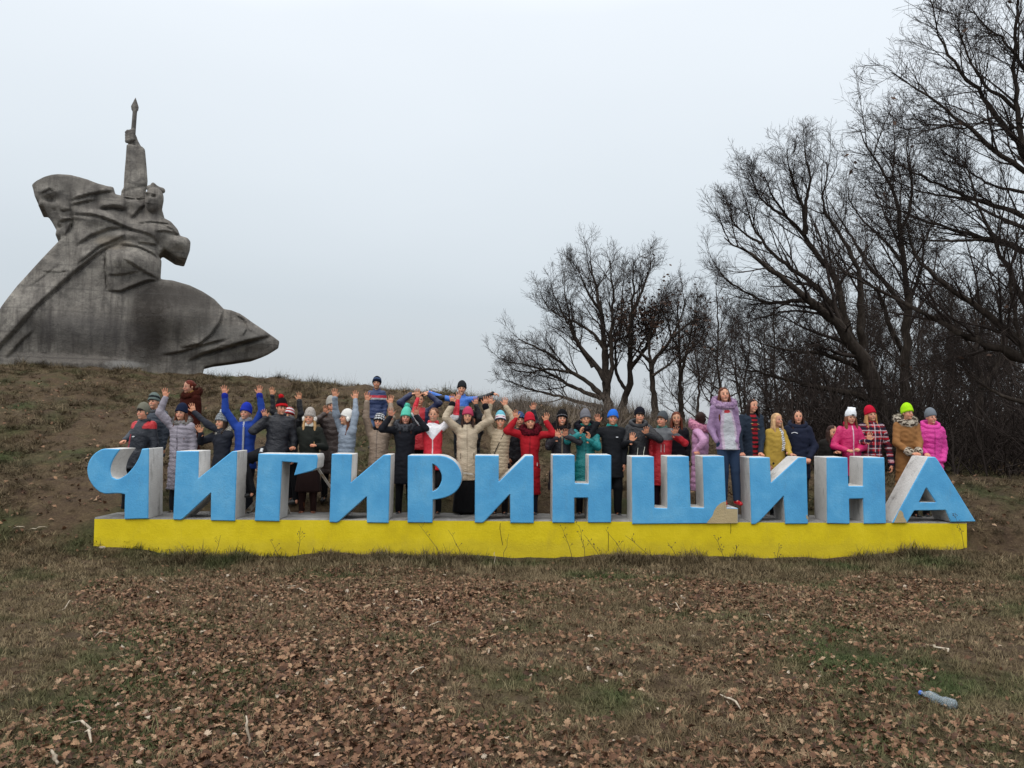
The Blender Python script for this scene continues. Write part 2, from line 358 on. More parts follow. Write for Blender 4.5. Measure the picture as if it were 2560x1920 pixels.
def letter(key, ch):
    cr, outer, holes = LET[key]
    ext = EXTR.get(key, .49)
    loops = [smooth_poly([pxl(cr, p) for p in outer])]+[smooth_poly([pxl(cr, p) for p in h]) for h in holes]
    import bmesh
    bm = bmesh.new()
    from mathutils.geometry import tessellate_polygon
    pts3 = [[on_sign(*p)-S0 for p in lp] for lp in loops]
    n = sum(len(l) for l in pts3); bev = .012
    flat = [p for l in pts3 for p in l]
    # inset ring for a worn, slightly rounded front edge
    ins = []
    for l in pts3:
        A = np.array(l); m = len(A)
        e = np.roll(A, -1, 0)-A; e /= np.linalg.norm(e, axis=1)[:, None]+1e-9
        nn = np.stack([-e[:, 2], 0*e[:, 0], e[:, 0]], 1)
        ar = sum(A[i][0]*A[(i+1) % m][2]-A[(i+1) % m][0]*A[i][2] for i in range(m))
        s = 1 if ar > 0 else -1
        if l is not pts3[0]: s = -s
        q = nn+np.roll(nn, 1, 0); q /= np.linalg.norm(q, axis=1)[:, None]+1e-9
        ins.append([A[i]+s*q[i]*bev for i in range(m)])
    fi = [p for l in ins for p in l]
    V = [bm.verts.new(tuple(p)) for p in fi]                         # 0..n front face
    V2 = [bm.verts.new(tuple(p+DEP*bev)) for p in flat]
    V3 = [bm.verts.new(tuple(p+DEP*(ext-bev))) for p in flat]
    V4 = [bm.verts.new(tuple(p+DEP*ext)) for p in fi]
    tri = tessellate_polygon([[Vector((p[0], p[2], 0)) for p in l] for l in ins])
    for a_, b_, c_ in tri:
        f = bm.faces.new((V[a_], V[b_], V[c_])); f.material_index = 0
        f = bm.faces.new((V4[c_], V4[b_], V4[a_])); f.material_index = 1
    k = 0
    for l in ins:
        m = len(l)
        for i in range(m):
            j = (i+1) % m
            for q, (A_, B_) in enumerate(((V, V2), (V2, V3), (V3, V4))):
                f = bm.faces.new((A_[k+i], A_[k+j], B_[k+j], B_[k+i])); f.material_index = 0 if q == 0 else 1
        k += m
    bmesh.ops.recalc_face_normals(bm, faces=bm.faces)
    me = bpy.data.meshes.new('letter'); bm.to_mesh(me); bm.free()
    me.materials.append(BLUE); me.materials.append(WHITE)
    o = bpy.data.objects.new('letter', me); COL.objects.link(o); o.parent = sign
    return o
_names = [('Ч', 'Ч'), ('И', 'И'), ('Г', 'Г'), ('И2', 'И'), ('Р', 'Р'), ('И3', 'И'), ('Н', 'Н'), ('Ш', 'Щ'), ('И4', 'И'), ('Н2', 'Н'), ('А', 'А')]
for k_, ch in _names:
    o = letter(k_, ch); o['label'] = 'blue letter '+ch+' with white sides'
# bare patches where the blue paint has gone, thin render flakes proud of the face
def patch(cr, pts, name='bare_patch'):
    lp = [on_sign(*pxl(cr, p))-S0-DEP*.003 for p in pts]
    n = len(lp); V = lp+[p+DEP*.004 for p in lp]
    Fc = [tuple(range(n))]+[(i, (i+1) % n, n+(i+1) % n, n+i) for i in range(n)]
    o = mk(name, V, Fc, BEIGE, sign, False); return o
patch(5, [(1215, 1289), (1240, 1255), (1265, 1225), (1278, 1185), (1300, 1150), (1330, 1122), (1360, 1108), (1377, 1108), (1381, 1164), (1474, 1167), (1474, 1286)])['label'] = 'bare beige render at the foot of the letter Щ'
patch(7, [(580, 1283), (625, 1180), (640, 1183), (655, 1200), (662, 1235), (680, 1262), (686, 1283)])['label'] = 'bare beige render at the foot of the letter А'
patch(6, [(714, 1225), (722, 1217), (730, 1240), (731, 1258), (718, 1250)])
# plinth
def fgrid_box(p00, p10, hz0, hz1, dep, name, mats, nx=60):
    """long block: front top edge from p00 to p10"""
    pass
tl, tr = on_sign(233.7, 1294.5)-S0, on_sign(2419.5, 1306.0)-S0
PD = .93
nx, rows = 90, 6
V = []; Fc = []; mi = []
zb = -.35
for i in range(nx+1):
    s = i/nx; a = tl+(tr-tl)*s
    wob = .004*math.sin(i*1.7)+.003*math.sin(i*.63+1)
    prof = [(0.0, zb), (0.0, a[2]-.02), (.014, a[2]+wob), (PD-.02, a[2]+wob-.012), (PD, a[2]-.03), (PD, zb)]
    for d_, z_ in prof: V.append((a[0]+DEP[0]*d_, a[1]+DEP[1]*d_+.03, z_))
for i in range(nx):
    for j in range(rows-1):
        Fc.append((i*rows+j, (i+1)*rows+j, (i+1)*rows+j+1, i*rows+j+1)); mi.append(0 if j < 1 else (0 if j == 4 else 1))
Fc += [tuple(range(rows)), tuple(nx*rows+k for k in range(rows-1, -1, -1))]; mi += [0, 0]
pl = mk('plinth', V, Fc, [YEL, CONC], sign, False, matidx=mi); pl['label'] = 'yellow painted plinth with grey cement top'
# hairline cracks in the plinth
mb = MB()
dark = newmat('crack'); dark[2].inputs['Base Color'].default_value = (.03, .025, .01, 1); dark[2].inputs['Roughness'].default_value = 1; dark = dark[0]
for pts in ([(4, (832, 1290)), (4, (828, 1330)), (4, (838, 1400)), (4, (852, 1470))], [(5, (1420, 1290)), (5, (1422, 1330)), (5, (1419, 1375))], [(5, (402, 1360)), (5, (404, 1420)), (5, (402, 1520))]):
    mb = MB(); mb.tube([on_sign(*pxl(*p))-S0+np.array((0, .028, 0)) for p in pts], .0035, 4); mb.build('crack', dark, sign)
# white boards bracing the letters from behind
wood, t, b = newmat('weathered_white_board'); co = coords(t); nn = noise_node(t, co, 14, 4, .6)
L(t, ramp(t, nn, [(.35, (.30, .22, .14)), (.55, (.52, .49, .44)), (.8, (.62, .60, .56))]), b.inputs['Base Color']); b.inputs['Roughness'].default_value = .8
def board(a, b_, w=.06, th=.025, name='brace_board'):
    a = np.array(a); b_ = np.array(b_); d = b_-a; Ld = np.linalg.norm(d); d /= Ld
    u = np.cross(d, (0, 1, 0)); u /= np.linalg.norm(u); v = np.cross(d, u)
    V = [a+u*sx*w/2+v*sy*th/2+d*Ld*sz for sz in (0, 1) for sx in (-1, 1) for sy in (-1, 1)]
    V = [p-S0 for p in V]
    return mk(name, V, [(0, 1, 3, 2), (4, 6, 7, 5), (0, 4, 5, 1), (2, 3, 7, 6), (0, 2, 6, 4), (1, 5, 7, 3)], wood, sign, False)
board(at(*pxl(3, (636, 820)), 12.1), at(*pxl(3, (752, 990)), 12.25), .035)
board(at(*pxl(3, (35, 1225)), 12.3), at(*pxl(3, (150, 1095)), 12.15), .07)
board(at(*pxl(3, (358, 1095)), 12.15), at(*pxl(3, (412, 1232)), 12.3), .07)
board(at(*pxl(4, (505, 868)), 12.22), at(*pxl(4, (640, 886)), 12.22), .022)
mb = MB()
for k in range(7):
    c = at(*pxl(3, (372+k*7, 1228+(k % 3)*4)), 12.28); mb.box(c-S0, (.05, .03, .025), rot=np.array(Matrix.Rotation(k*1.1, 3, 'Y')@Matrix.Rotation(k, 3, 'Z')))
mb.build('broken_board_end', wood, sign)

# ------------------------------------------------------------ monument on the crest
SY = 29.0
# the slab of the monument faces the viewer: local x along it, local y through it, z up
_C0 = at(330, 900, SY); _dist = math.hypot(_C0[0], _C0[1]); _n = np.array((_C0[0], _C0[1], 0))/_dist; _e1 = np.array((_n[1], -_n[0], 0))
def sp(x, y):
    d = ray(x/2.2417, 220+y/2.2417); P = CAM+d*(_dist/(d@_n)); return np.array(((P-_C0)@_e1, SY, P[2]))
def sp_world(p): return np.array((_C0[0], _C0[1], 0))+_e1*p[0]+_n*(p[1]-SY)+np.array((0, 0, p[2]))
def sxz(pts):
    A = np.array([sp(*p) for p in pts]); return A[:, [0, 2]]
MB0 = np.array(sp(560, 1590)); MB0[2] = MB0[2]-.4
OUT = [(-230, 1760), (-215, 1640), (-110, 1460), (0, 1303), (40, 1240), (120, 1128), (210, 1028), (290, 940), (340, 888), (358, 868), (350, 852), (325, 846), (332, 815), (310, 768), (285, 722), (262, 690), (232, 690), (239, 662), (214, 640), (205, 600), (197, 576), (222, 557), (262, 536), (300, 523), (340, 518), (400, 521), (450, 532), (500, 548), (550, 573), (600, 588), (634, 590), (645, 632), (700, 642), (760, 650), (812, 640), (850, 700), (898, 752), (950, 780), (985, 822), (1000, 858), (1040, 866), (1056, 885), (1052, 930), (1036, 976), (990, 966), (950, 940), (915, 918), (876, 964), (896, 992), (890, 1097), (960, 1104), (1050, 1130), (1120, 1165), (1185, 1207), (1236, 1260), (1280, 1266), (1322, 1282), (1392, 1332), (1480, 1390), (1541, 1432), (1535, 1466), (1480, 1500), (1420, 1522), (1300, 1540), (1200, 1553), (1132, 1570), (1122, 1605), (1126, 1760)]
ARM = [(686, 645), (686, 605), (702, 583), (706, 500), (713, 420), (719, 330), (725, 300), (745, 285), (772, 276), (796, 320), (805, 380), (812, 460), (818, 545), (806, 568), (812, 640)]
GRO = [  # polyline, width, depth
 ([(-80, 1590), (10, 1482), (120, 1370), (230, 1250), (330, 1150), (430, 1060), (530, 975), (600, 928), (700, 882)], 14, .34),
 ([(60, 1530), (140, 1440), (212, 1378)], 11, .2), ([(405, 668), (520, 635), (640, 618)], 8, .3), ([(410, 692), (470, 678), (548, 664)], 8, .24),
 ([(410, 742), (520, 752), (640, 790), (740, 830), (850, 872), (880, 905)], 10, .3), ([(440, 915), (520, 860), (620, 825), (700, 815)], 12, .26),
 ([(440, 1022), (500, 975), (560, 922), (650, 885), (712, 862)], 10, .25), ([(590, 932), (597, 1020), (600, 1090), (606, 1160)], 10, .34),
 ([(600, 1160), (680, 1166), (740, 1140), (820, 1110), (890, 1102)], 10, .3), ([(600, 1080), (700, 1078), (780, 1060)], 9, .18), ([(690, 1000), (760, 1040), (830, 1076), (885, 1100)], 9, .24),
 ([(1238, 1268), (1212, 1340), (1160, 1410), (1100, 1458), (1000, 1476)], 12, .3), ([(905, 1512), (1000, 1496), (1150, 1452), (1250, 1428)], 12, .28),
 ([(1050, 1545), (1120, 1508), (1250, 1472), (1400, 1432), (1490, 1408)], 18, .55), ([(560, 716), (640, 702), (712, 716)], 15, .42), ([(738, 765), (785, 712), (812, 690)], 10, .3),
 ([(765, 905), (820, 908), (880, 915)], 9, .25), ([(760, 800), (850, 788), (950, 800)], 8, .15), ([(865, 848), (930, 840), (1000, 856)], 8, .22), ([(352, 726), (410, 722)], 8, .2), ([(345, 782), (372, 775), (416, 772)], 10, .3),
 ([(416, 775), (400, 815), (370, 860)], 8, .2), ([(1300, 1290), (1350, 1320), (1360, 1370), (1330, 1420)], 9, .18), ([(240, 640), (300, 610), (330, 650)], 8, .16), ([(415, 690), (415, 760), (400, 830)], 8, .18),
 ([(240, 1050), (330, 1062), (420, 1050)], 6, .08), ([(640, 905), (760, 920), (850, 960), (880, 990)], 9, .22), ([(690, 650), (760, 655), (812, 650)], 8, .2), ([(900, 800), (960, 830), (990, 860)], 8, .12), ([(170, 1150), (260, 1080), (360, 1000)], 6, .07)]
BUM = [  # centre, radii (px in the crop), height m
 ((980, 1290), (270, 190), .62), ((760, 990), (140, 95), .42), ((850, 830), (120, 70), .32), ((300, 640), (95, 105), .25), ((380, 790), (60, 60), -.10), ((1380, 1420), (150, 80), .28),
 ((990, 900), (55, 45), .32), ((680, 1000), (70, 70), .22), ((560, 770), (120, 60), .25), ((300, 1300), (300, 150), .22), ((500, 1400), (260, 120), .12), ((150, 1270), (120, 90), .12), ((500, 600), (140, 45), .1), ((720, 860), (110, 28), .18), ((740, 680), (60, 30), .12)]
PIT = [((296, 660), (30, 16), .32), ((318, 716), (9, 6), .12), ((345, 802), (9, 9), .15)]
PXM = _dist/F/2.2417
def polysdf(P2, poly):
    n = len(poly); d = np.full(len(P2), 1e9); s = np.zeros(len(P2), dtype=bool)
    for i in range(n):
        a = poly[i]; b = poly[(i+1) % n]; e = b-a; w = P2-a
        t = np.clip((w@e)/(e@e+1e-12), 0, 1); q = w-t[:, None]*e; d = np.minimum(d, (q*q).sum(1))
        c1 = (a[1] <= P2[:, 1]) & (b[1] > P2[:, 1]); c2 = (b[1] <= P2[:, 1]) & (a[1] > P2[:, 1])
        cr = e[0]*w[:, 1]-e[1]*w[:, 0]; s ^= (c1 & (cr > 0)) | (c2 & (cr < 0))
    d = np.sqrt(d); return np.where(s, -d, d)
def plined(P2, pl):
    d = np.full(len(P2), 1e9)
    for i in range(len(pl)-1):
        a, b = pl[i], pl[i+1]; e = b-a; w = P2-a; t = np.clip((w@e)/(e@e+1e-12), 0, 1); q = w-t[:, None]*e; d = np.minimum(d, (q*q).sum(1))
    return np.sqrt(d)
def plsigned(P2, pl):
    best = np.full(len(P2), 1e18); sg = np.zeros(len(P2)); L_ = 0; tl = np.zeros(len(P2)); tot = sum(np.linalg.norm(pl[i+1]-pl[i]) for i in range(len(pl)-1))
    for i in range(len(pl)-1):
        a, b = pl[i], pl[i+1]; e = b-a; w = P2-a; el = np.linalg.norm(e); t = np.clip((w@e)/(e@e+1e-12), 0, 1); q = w-t[:, None]*e; d = (q*q).sum(1); m = d < best
        cr = e[0]*w[:, 1]-e[1]*w[:, 0]; s_ = 1 if e[0] >= 0 else -1
        best = np.where(m, d, best); sg = np.where(m, np.sign(cr)*s_, sg); tl = np.where(m, (L_+t*el)/tot, tl); L_ += el
    return np.sqrt(best), sg, np.clip(np.minimum(tl, 1-tl)*5, 0, 1)
_outw, _armw = sxz(OUT), sxz(ARM)
class Field2:
    """2-D function sampled once on a grid and looked up bilinearly"""
    def __init__(s, fn, lo, hi, h):
        s.lo = np.array(lo); s.h = h; s.n = np.ceil((np.array(hi)-s.lo)/h).astype(int)+1
        g = np.stack(np.meshgrid(s.lo[0]+np.arange(s.n[0])*h, s.lo[1]+np.arange(s.n[1])*h, indexing='ij'), -1).reshape(-1, 2)
        s.v = fn(g).reshape(s.n)
    def __call__(s, P):
        q = (P-s.lo)/s.h; i = np.clip(q.astype(int), 0, s.n-2); f = np.clip(q-i, 0, 1); a = s.v
        x, y = i[:, 0], i[:, 1]; fx, fy = f[:, 0], f[:, 1]
        return (a[x, y]*(1-fx)+a[x+1, y]*fx)*(1-fy)+(a[x, y+1]*(1-fx)+a[x+1, y+1]*fx)*fy
def relief(P2):
    h = np.full(len(P2), .75)
    zrel = np.clip((P2[:, 1]-_outw[:, 1].min())/9, 0, 1)
    h += .25*(1-zrel)
    for c, r, a in BUM:
        cw = np.array(sp(*c))[[0, 2]]; q = ((P2-cw)/(np.array(r)*PXM)); d = (q*q).sum(1); h += a*1.15*np.exp(-d*1.7)
    for c, r, a in PIT:
        cw = np.array(sp(*c))[[0, 2]]; q = ((P2-cw)/(np.array(r)*PXM)); d = (q*q).sum(1); h -= a*np.exp(-d*1.2)
    for pl_, w, a in GRO:
        d, sg, en = plsigned(P2, sxz(pl_)); q_ = d/(w*.42*PXM); h -= a*.42*(.25+.75*en)*np.exp(-q_**2*.9)
        # cloth lapping over: the upper side of each line stands proud and falls away
        h += a*.62*np.exp(-d/(w*5.0*PXM))*np.clip(sg*d/(w*.5*PXM), 0, 1)*en
    return h+.02*noise3(np.stack([P2[:, 0], P2[:, 1], 0*P2[:, 0]], 1), 2.2, 8)
_lo2 = np.array([_outw[:, 0].min()-.3, _outw[:, 1].min()-.3]); _hi2 = np.array([_outw[:, 0].max()+.3, sp(760, 250)[2]+.3])
F_out = Field2(lambda g: polysdf(g, _outw), _lo2, _hi2, .04); F_rel = Field2(relief, _lo2, _hi2, .028)
conc, t, b = newmat('weathered_concrete'); co = coords(t)
n1 = noise_node(t, co, .55, 5, .65, (1, 1, 2.2)); n2 = noise_node(t, co, 2.6, 6, .75); n3 = noise_node(t, co, 14, 5, .7); n4 = noise_node(t, co, .8, 4, .7, (3.5, 1, .35))
sepn = t.nodes.new('ShaderNodeSeparateXYZ'); L(t, co, sepn.inputs[0])
c = ramp(t, n1, [(.3, (.150, .134, .118)), (.5, (.235, .215, .190)), (.7, (.34, .315, .275))])
c = mixc(t, ramp(t, n2, [(.42, g3(.0)), (.62, g3(.8))]), c, (.10, .092, .085))
c = mixc(t, ramp(t, n4, [(.48, g3(0)), (.66, g3(.85))]), c, (.085, .076, .070))
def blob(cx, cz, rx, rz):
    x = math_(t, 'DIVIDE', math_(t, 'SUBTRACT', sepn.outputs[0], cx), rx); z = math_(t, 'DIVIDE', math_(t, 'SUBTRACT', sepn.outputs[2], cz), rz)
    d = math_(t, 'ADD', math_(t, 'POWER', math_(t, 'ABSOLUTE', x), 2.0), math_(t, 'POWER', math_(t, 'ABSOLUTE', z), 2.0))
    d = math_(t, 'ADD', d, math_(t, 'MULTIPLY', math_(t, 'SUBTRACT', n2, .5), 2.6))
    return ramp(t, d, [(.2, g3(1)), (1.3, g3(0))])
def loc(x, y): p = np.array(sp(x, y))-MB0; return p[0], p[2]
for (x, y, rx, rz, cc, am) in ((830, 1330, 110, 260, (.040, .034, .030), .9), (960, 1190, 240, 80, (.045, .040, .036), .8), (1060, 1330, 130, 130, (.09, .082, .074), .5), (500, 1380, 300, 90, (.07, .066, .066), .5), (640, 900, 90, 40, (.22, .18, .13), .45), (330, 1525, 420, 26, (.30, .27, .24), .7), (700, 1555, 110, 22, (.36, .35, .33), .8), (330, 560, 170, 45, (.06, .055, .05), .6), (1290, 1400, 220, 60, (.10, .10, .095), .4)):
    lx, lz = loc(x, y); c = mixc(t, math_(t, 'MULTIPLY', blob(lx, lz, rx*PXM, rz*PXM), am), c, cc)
# lift lines of the formwork
wv = math_(t, 'FRACT', math_(t, 'MULTIPLY', math_(t, 'ADD', sepn.outputs[2], math_(t, 'MULTIPLY', n2, .05)), 1.25))
c = mixc(t, math_(t, 'MULTIPLY', ramp(t, wv, [(.0, g3(1)), (.05, g3(0)), (.95, g3(0)), (1.0, g3(1))]), .4), c, (.08, .075, .07))
L(t, c, b.inputs['Base Color']); b.inputs['Roughness'].default_value = .95; b.inputs['Specular IOR Level'].default_value = .15
bump(t, b, math_(t, 'ADD', n3, n2), .8, .05)
mon = empty('monument', sp_world(MB0), 'huge weathered concrete monument of horses and a rider raising a spear', 'monument', rz=math.atan2(_e1[1], _e1[0]))
def body_f(P):
    P2 = P[:, [0, 2]]; d2 = F_out(P2); h = F_rel(P2)
    f = smax(d2-.03, -(P[:, 1]-SY)-h, .13); return smax(f, (P[:, 1]-SY)-1.0, .2)
def _mon(name, fn, lo, hi, h):
    V, Q_ = surface_nets(fn, lo, hi, h, 1.6); return mk(name, V-MB0, Q_, conc, mon)
_mon('horse_body', body_f, (_lo2[0], SY-2.3, _lo2[1]), (_hi2[0], SY+1.2, sp(600, 500)[2]), .042)
def q(x, y, dy=0.0): p = np.array(sp(x, y)); p[1] += dy; return p
def arm_f(P):
    P2 = P[:, [0, 2]]; d = polysdf(P2, _armw)-.05; g = -(.42-.1*np.cos((P2[:, 1]-q(750, 300)[2])*.9))
    f = smax(d, -(P[:, 1]-SY+.12)-.55+.22*np.clip((P2[:, 1]-q(750, 620)[2])/2.6, 0, 1), .10); f = smax(f, P[:, 1]-SY-.5, .12)
    for pl_ in ([(720, 300), (770, 330), (800, 350)], [(690, 610), (740, 590), (800, 575)], [(760, 330), (768, 430), (775, 520)]):
        f = f+.05*np.exp(-(plined(P2, sxz(pl_))/.06)**2)
    return f
_mon('raised_arm', arm_f, (q(660, 0)[0], SY-1.0, q(0, 700)[2]), (q(850, 0)[0], SY+.8, q(0, 250)[2]), .04)
def hand_f(P):
    f = smin(ellip(P, q(736, 285, -.1), (.17, .24, .25)), capsule(P, q(742, 295, -.1), q(762, 350, -.1), .16, .22), .08)
    for k in range(4): f = smin(f, capsule(P, q(712, 262+16*k, -.25), q(748, 256+16*k, -.38), .075, .07), .03)
    f = smin(f, capsule(P, q(718, 250, -.1), q(728, 300, -.2), .08, .09), .05); return f
_mon('fist', hand_f, q(670, 390, -.7), q(810, 225, .5), .03)
def rid_f(P):
    P = P+.006*noise3(P, 6, 3)[:, None]+np.array((0, .26, 0))
    f = ellip(P, q(862, 655, -.62), (.31, .36, .42))
    f = smin(f, ellip(P, q(848, 690, -.72), (.20, .22, .24)), .12)              # jaw, beard
    f = smin(f, capsule(P, q(866, 700, -.45), q(866, 770, -.25), .22, .38), .15)
    f = smin(f, ellip(P, q(832, 668, -.93), (.055, .09, .12)), .04)             # nose
    for ex in (818, 856): f = smax(f, -ellip(P, q(ex, 650, -.97), (.09, .12, .06)), .03)
    f = smin(f, ellip(P, q(842, 632, -.85), (.22, .10, .045)), .04)             # brow
    f = smin(f, capsule(P, q(812, 684, -.93), q(850, 690, -.95), .035, .03), .03)
    f = smin(f, ellip(P, q(902, 660, -.45), (.06, .1, .12)), .04)
    f = smin(f, capsule(P, q(838, 592, -.5), q(905, 600, -.4), .12, .11), .1)   # hair roll
    f = smin(f, capsule(P, q(862, 580, -.5), q(900, 604, -.4), .085, .06), .05)
    f = smin(f, capsule(P, q(850, 598, -.5), q(855, 570, -.5), .10, .07), .05)
    return f
_mon('rider_head', rid_f, q(780, 800, -1.6), q(940, 540, .6), .032)
def spear_f(P):
    a, bq = q(741, 330, -.1), q(756, 135, -.1)
    f = capsule(P, a, bq, .085, .075)
    tip = q(760, 50, -.1); mid = q(755, 128, -.1); d = tip-mid; Ld = np.linalg.norm(d); d /= Ld
    s_ = (P-mid)@d; r = P-mid-s_[:, None]*d; rr = np.abs(r[:, 0])/.150+np.abs(r[:, 1])/.075
    prof = np.interp(s_, [-.12, 0, .12, Ld], [.35, .9, 1.0, .02]); f2 = (rr-prof)*.065; f2 = np.maximum(f2, np.maximum(-s_-.12, s_-Ld)); return smin(f, f2, .02)
_mon('spear', spear_f, q(715, 345, -.4), q(795, 38, .3), .022)

# ------------------------------------------------------------ bare oaks
bark, t, b = newmat('dark_bark'); co = coords(t); n = noise_node(t, co, 9, 5, .7, (1, 1, .35))
L(t, ramp(t, n, [(.3, (.018, .014, .011)), (.55, (.042, .033, .027)), (.8, (.095, .077, .062))]), b.inputs['Base Color']); b.inputs['Roughness'].default_value = .95; b.inputs['Specular IOR Level'].default_value = .1
bump(t, b, n, .8, .03)
twigm, t, b = newmat('twig_bark'); co = coords(t); n = noise_node(t, co, 1.3, 2, .5)
L(t, ramp(t, n, [(.3, (.024, .018, .016)), (.7, (.050, .039, .034))]), b.inputs['Base Color']); b.inputs['Roughness'].default_value = .95; b.inputs['Specular IOR Level'].default_value = .1
deadleaf, t, b = newmat('brown_leaf_on_twig'); b.inputs['Base Color'].default_value = (.075, .042, .028, 1); b.inputs['Roughness'].default_value = .9

def tubes(P, Rr, sides):
    """P (n,m,3), R (n,m) -> verts, quads, vectorised"""
    n, m, _ = P.shape
    T = np.gradient(P, axis=1); T /= np.linalg.norm(T, axis=2, keepdims=True)+1e-9
    ref = np.zeros_like(T); ref[..., 0] = 1; k = np.abs(T[..., 0]) > .9; ref[k] = (0, 1, 0)
    A = np.cross(T, ref); A /= np.linalg.norm(A, axis=2, keepdims=True)+1e-9; B = np.cross(T, A)
    an = np.arange(sides)*2*np.pi/sides
    V = P[:, :, None]+Rr[:, :, None, None]*(np.cos(an)[None, None, :, None]*A[:, :, None]+np.sin(an)[None, None, :, None]*B[:, :, None])
    base = (np.arange(n)*m*sides)[:, None, None]+(np.arange(m-1)*sides)[None, :, None]; kk = np.arange(sides)[None, None]
    a = base+kk; b_ = base+(kk+1) % sides; Q = np.stack([a, b_, b_+sides, a+sides], -1).reshape(-1, 4)
    return V.reshape(-1, 3), Q
def resample(pts, m):
    pts = np.array(pts, float); d = np.r_[0, np.cumsum(np.linalg.norm(np.diff(pts, axis=0), axis=1))]; s = np.linspace(0, d[-1], m)
    # Catmull-like smoothing
    q = np.stack([np.interp(s, d, pts[:, i]) for i in range(3)], 1)
    for _ in range(3): q[1:-1] = .25*q[:-2]+.5*q[1:-1]+.25*q[2:]
    return q
def kids(rs, P, Rr, cnt, t0, t1, ang, lf, m, up=.12, wig=.16, rf=.55, taper=.35, minl=.12, flat=None, lenabs=None):
    """children of every polyline: P (n,m,3)"""
    n, mm, _ = P.shape
    par = np.repeat(np.arange(n), cnt); k = len(par)
    tt = t0+(t1-t0)*((np.tile(np.arange(cnt), n)+rs.uniform(0, 1, k))/cnt)
    f = tt*(mm-1); i = np.minimum(f.astype(int), mm-2); w = (f-i)[:, None]
    S = P[par, i]*(1-w)+P[par, i+1]*w; D = P[par, i+1]-P[par, i]; D /= np.linalg.norm(D, axis=1, keepdims=True)+1e-9
    r0 = (Rr[par, i]*(1-w[:, 0])+Rr[par, i+1]*w[:, 0])
    plen = np.linalg.norm(np.diff(P, axis=1), axis=2).sum(1)[par]
    rv = rs.normal(size=(k, 3)); rv -= (rv*D).sum(1, keepdims=True)*D; rv /= np.linalg.norm(rv, axis=1, keepdims=True)+1e-9
    a = np.radians(rs.uniform(ang[0], ang[1], k))[:, None]
    d = D*np.cos(a)+rv*np.sin(a); d[:, 2] += up; d /= np.linalg.norm(d, axis=1, keepdims=True)
    ln = plen*lf*(1.15-.65*tt)*rs.uniform(.55, 1.3, k)
    if lenabs is not None: ln = np.minimum(ln, lenabs*rs.uniform(.6, 1.2, k))
    ln = np.maximum(ln, minl)
    out = np.zeros((k, m, 3)); out[:, 0] = S; cur = d.copy(); st = (ln/(m-1))[:, None]
    for j in range(1, m):
        cur = cur+rs.normal(size=(k, 3))*wig; cur[:, 2] += up*.35; cur /= np.linalg.norm(cur, axis=1, keepdims=True)
        out[:, j] = out[:, j-1]+cur*st
    rr = (np.minimum(r0*.8, np.maximum(r0*rf, ln*.012)))[:, None]*np.linspace(1, taper, m)[None]
    return out, rr
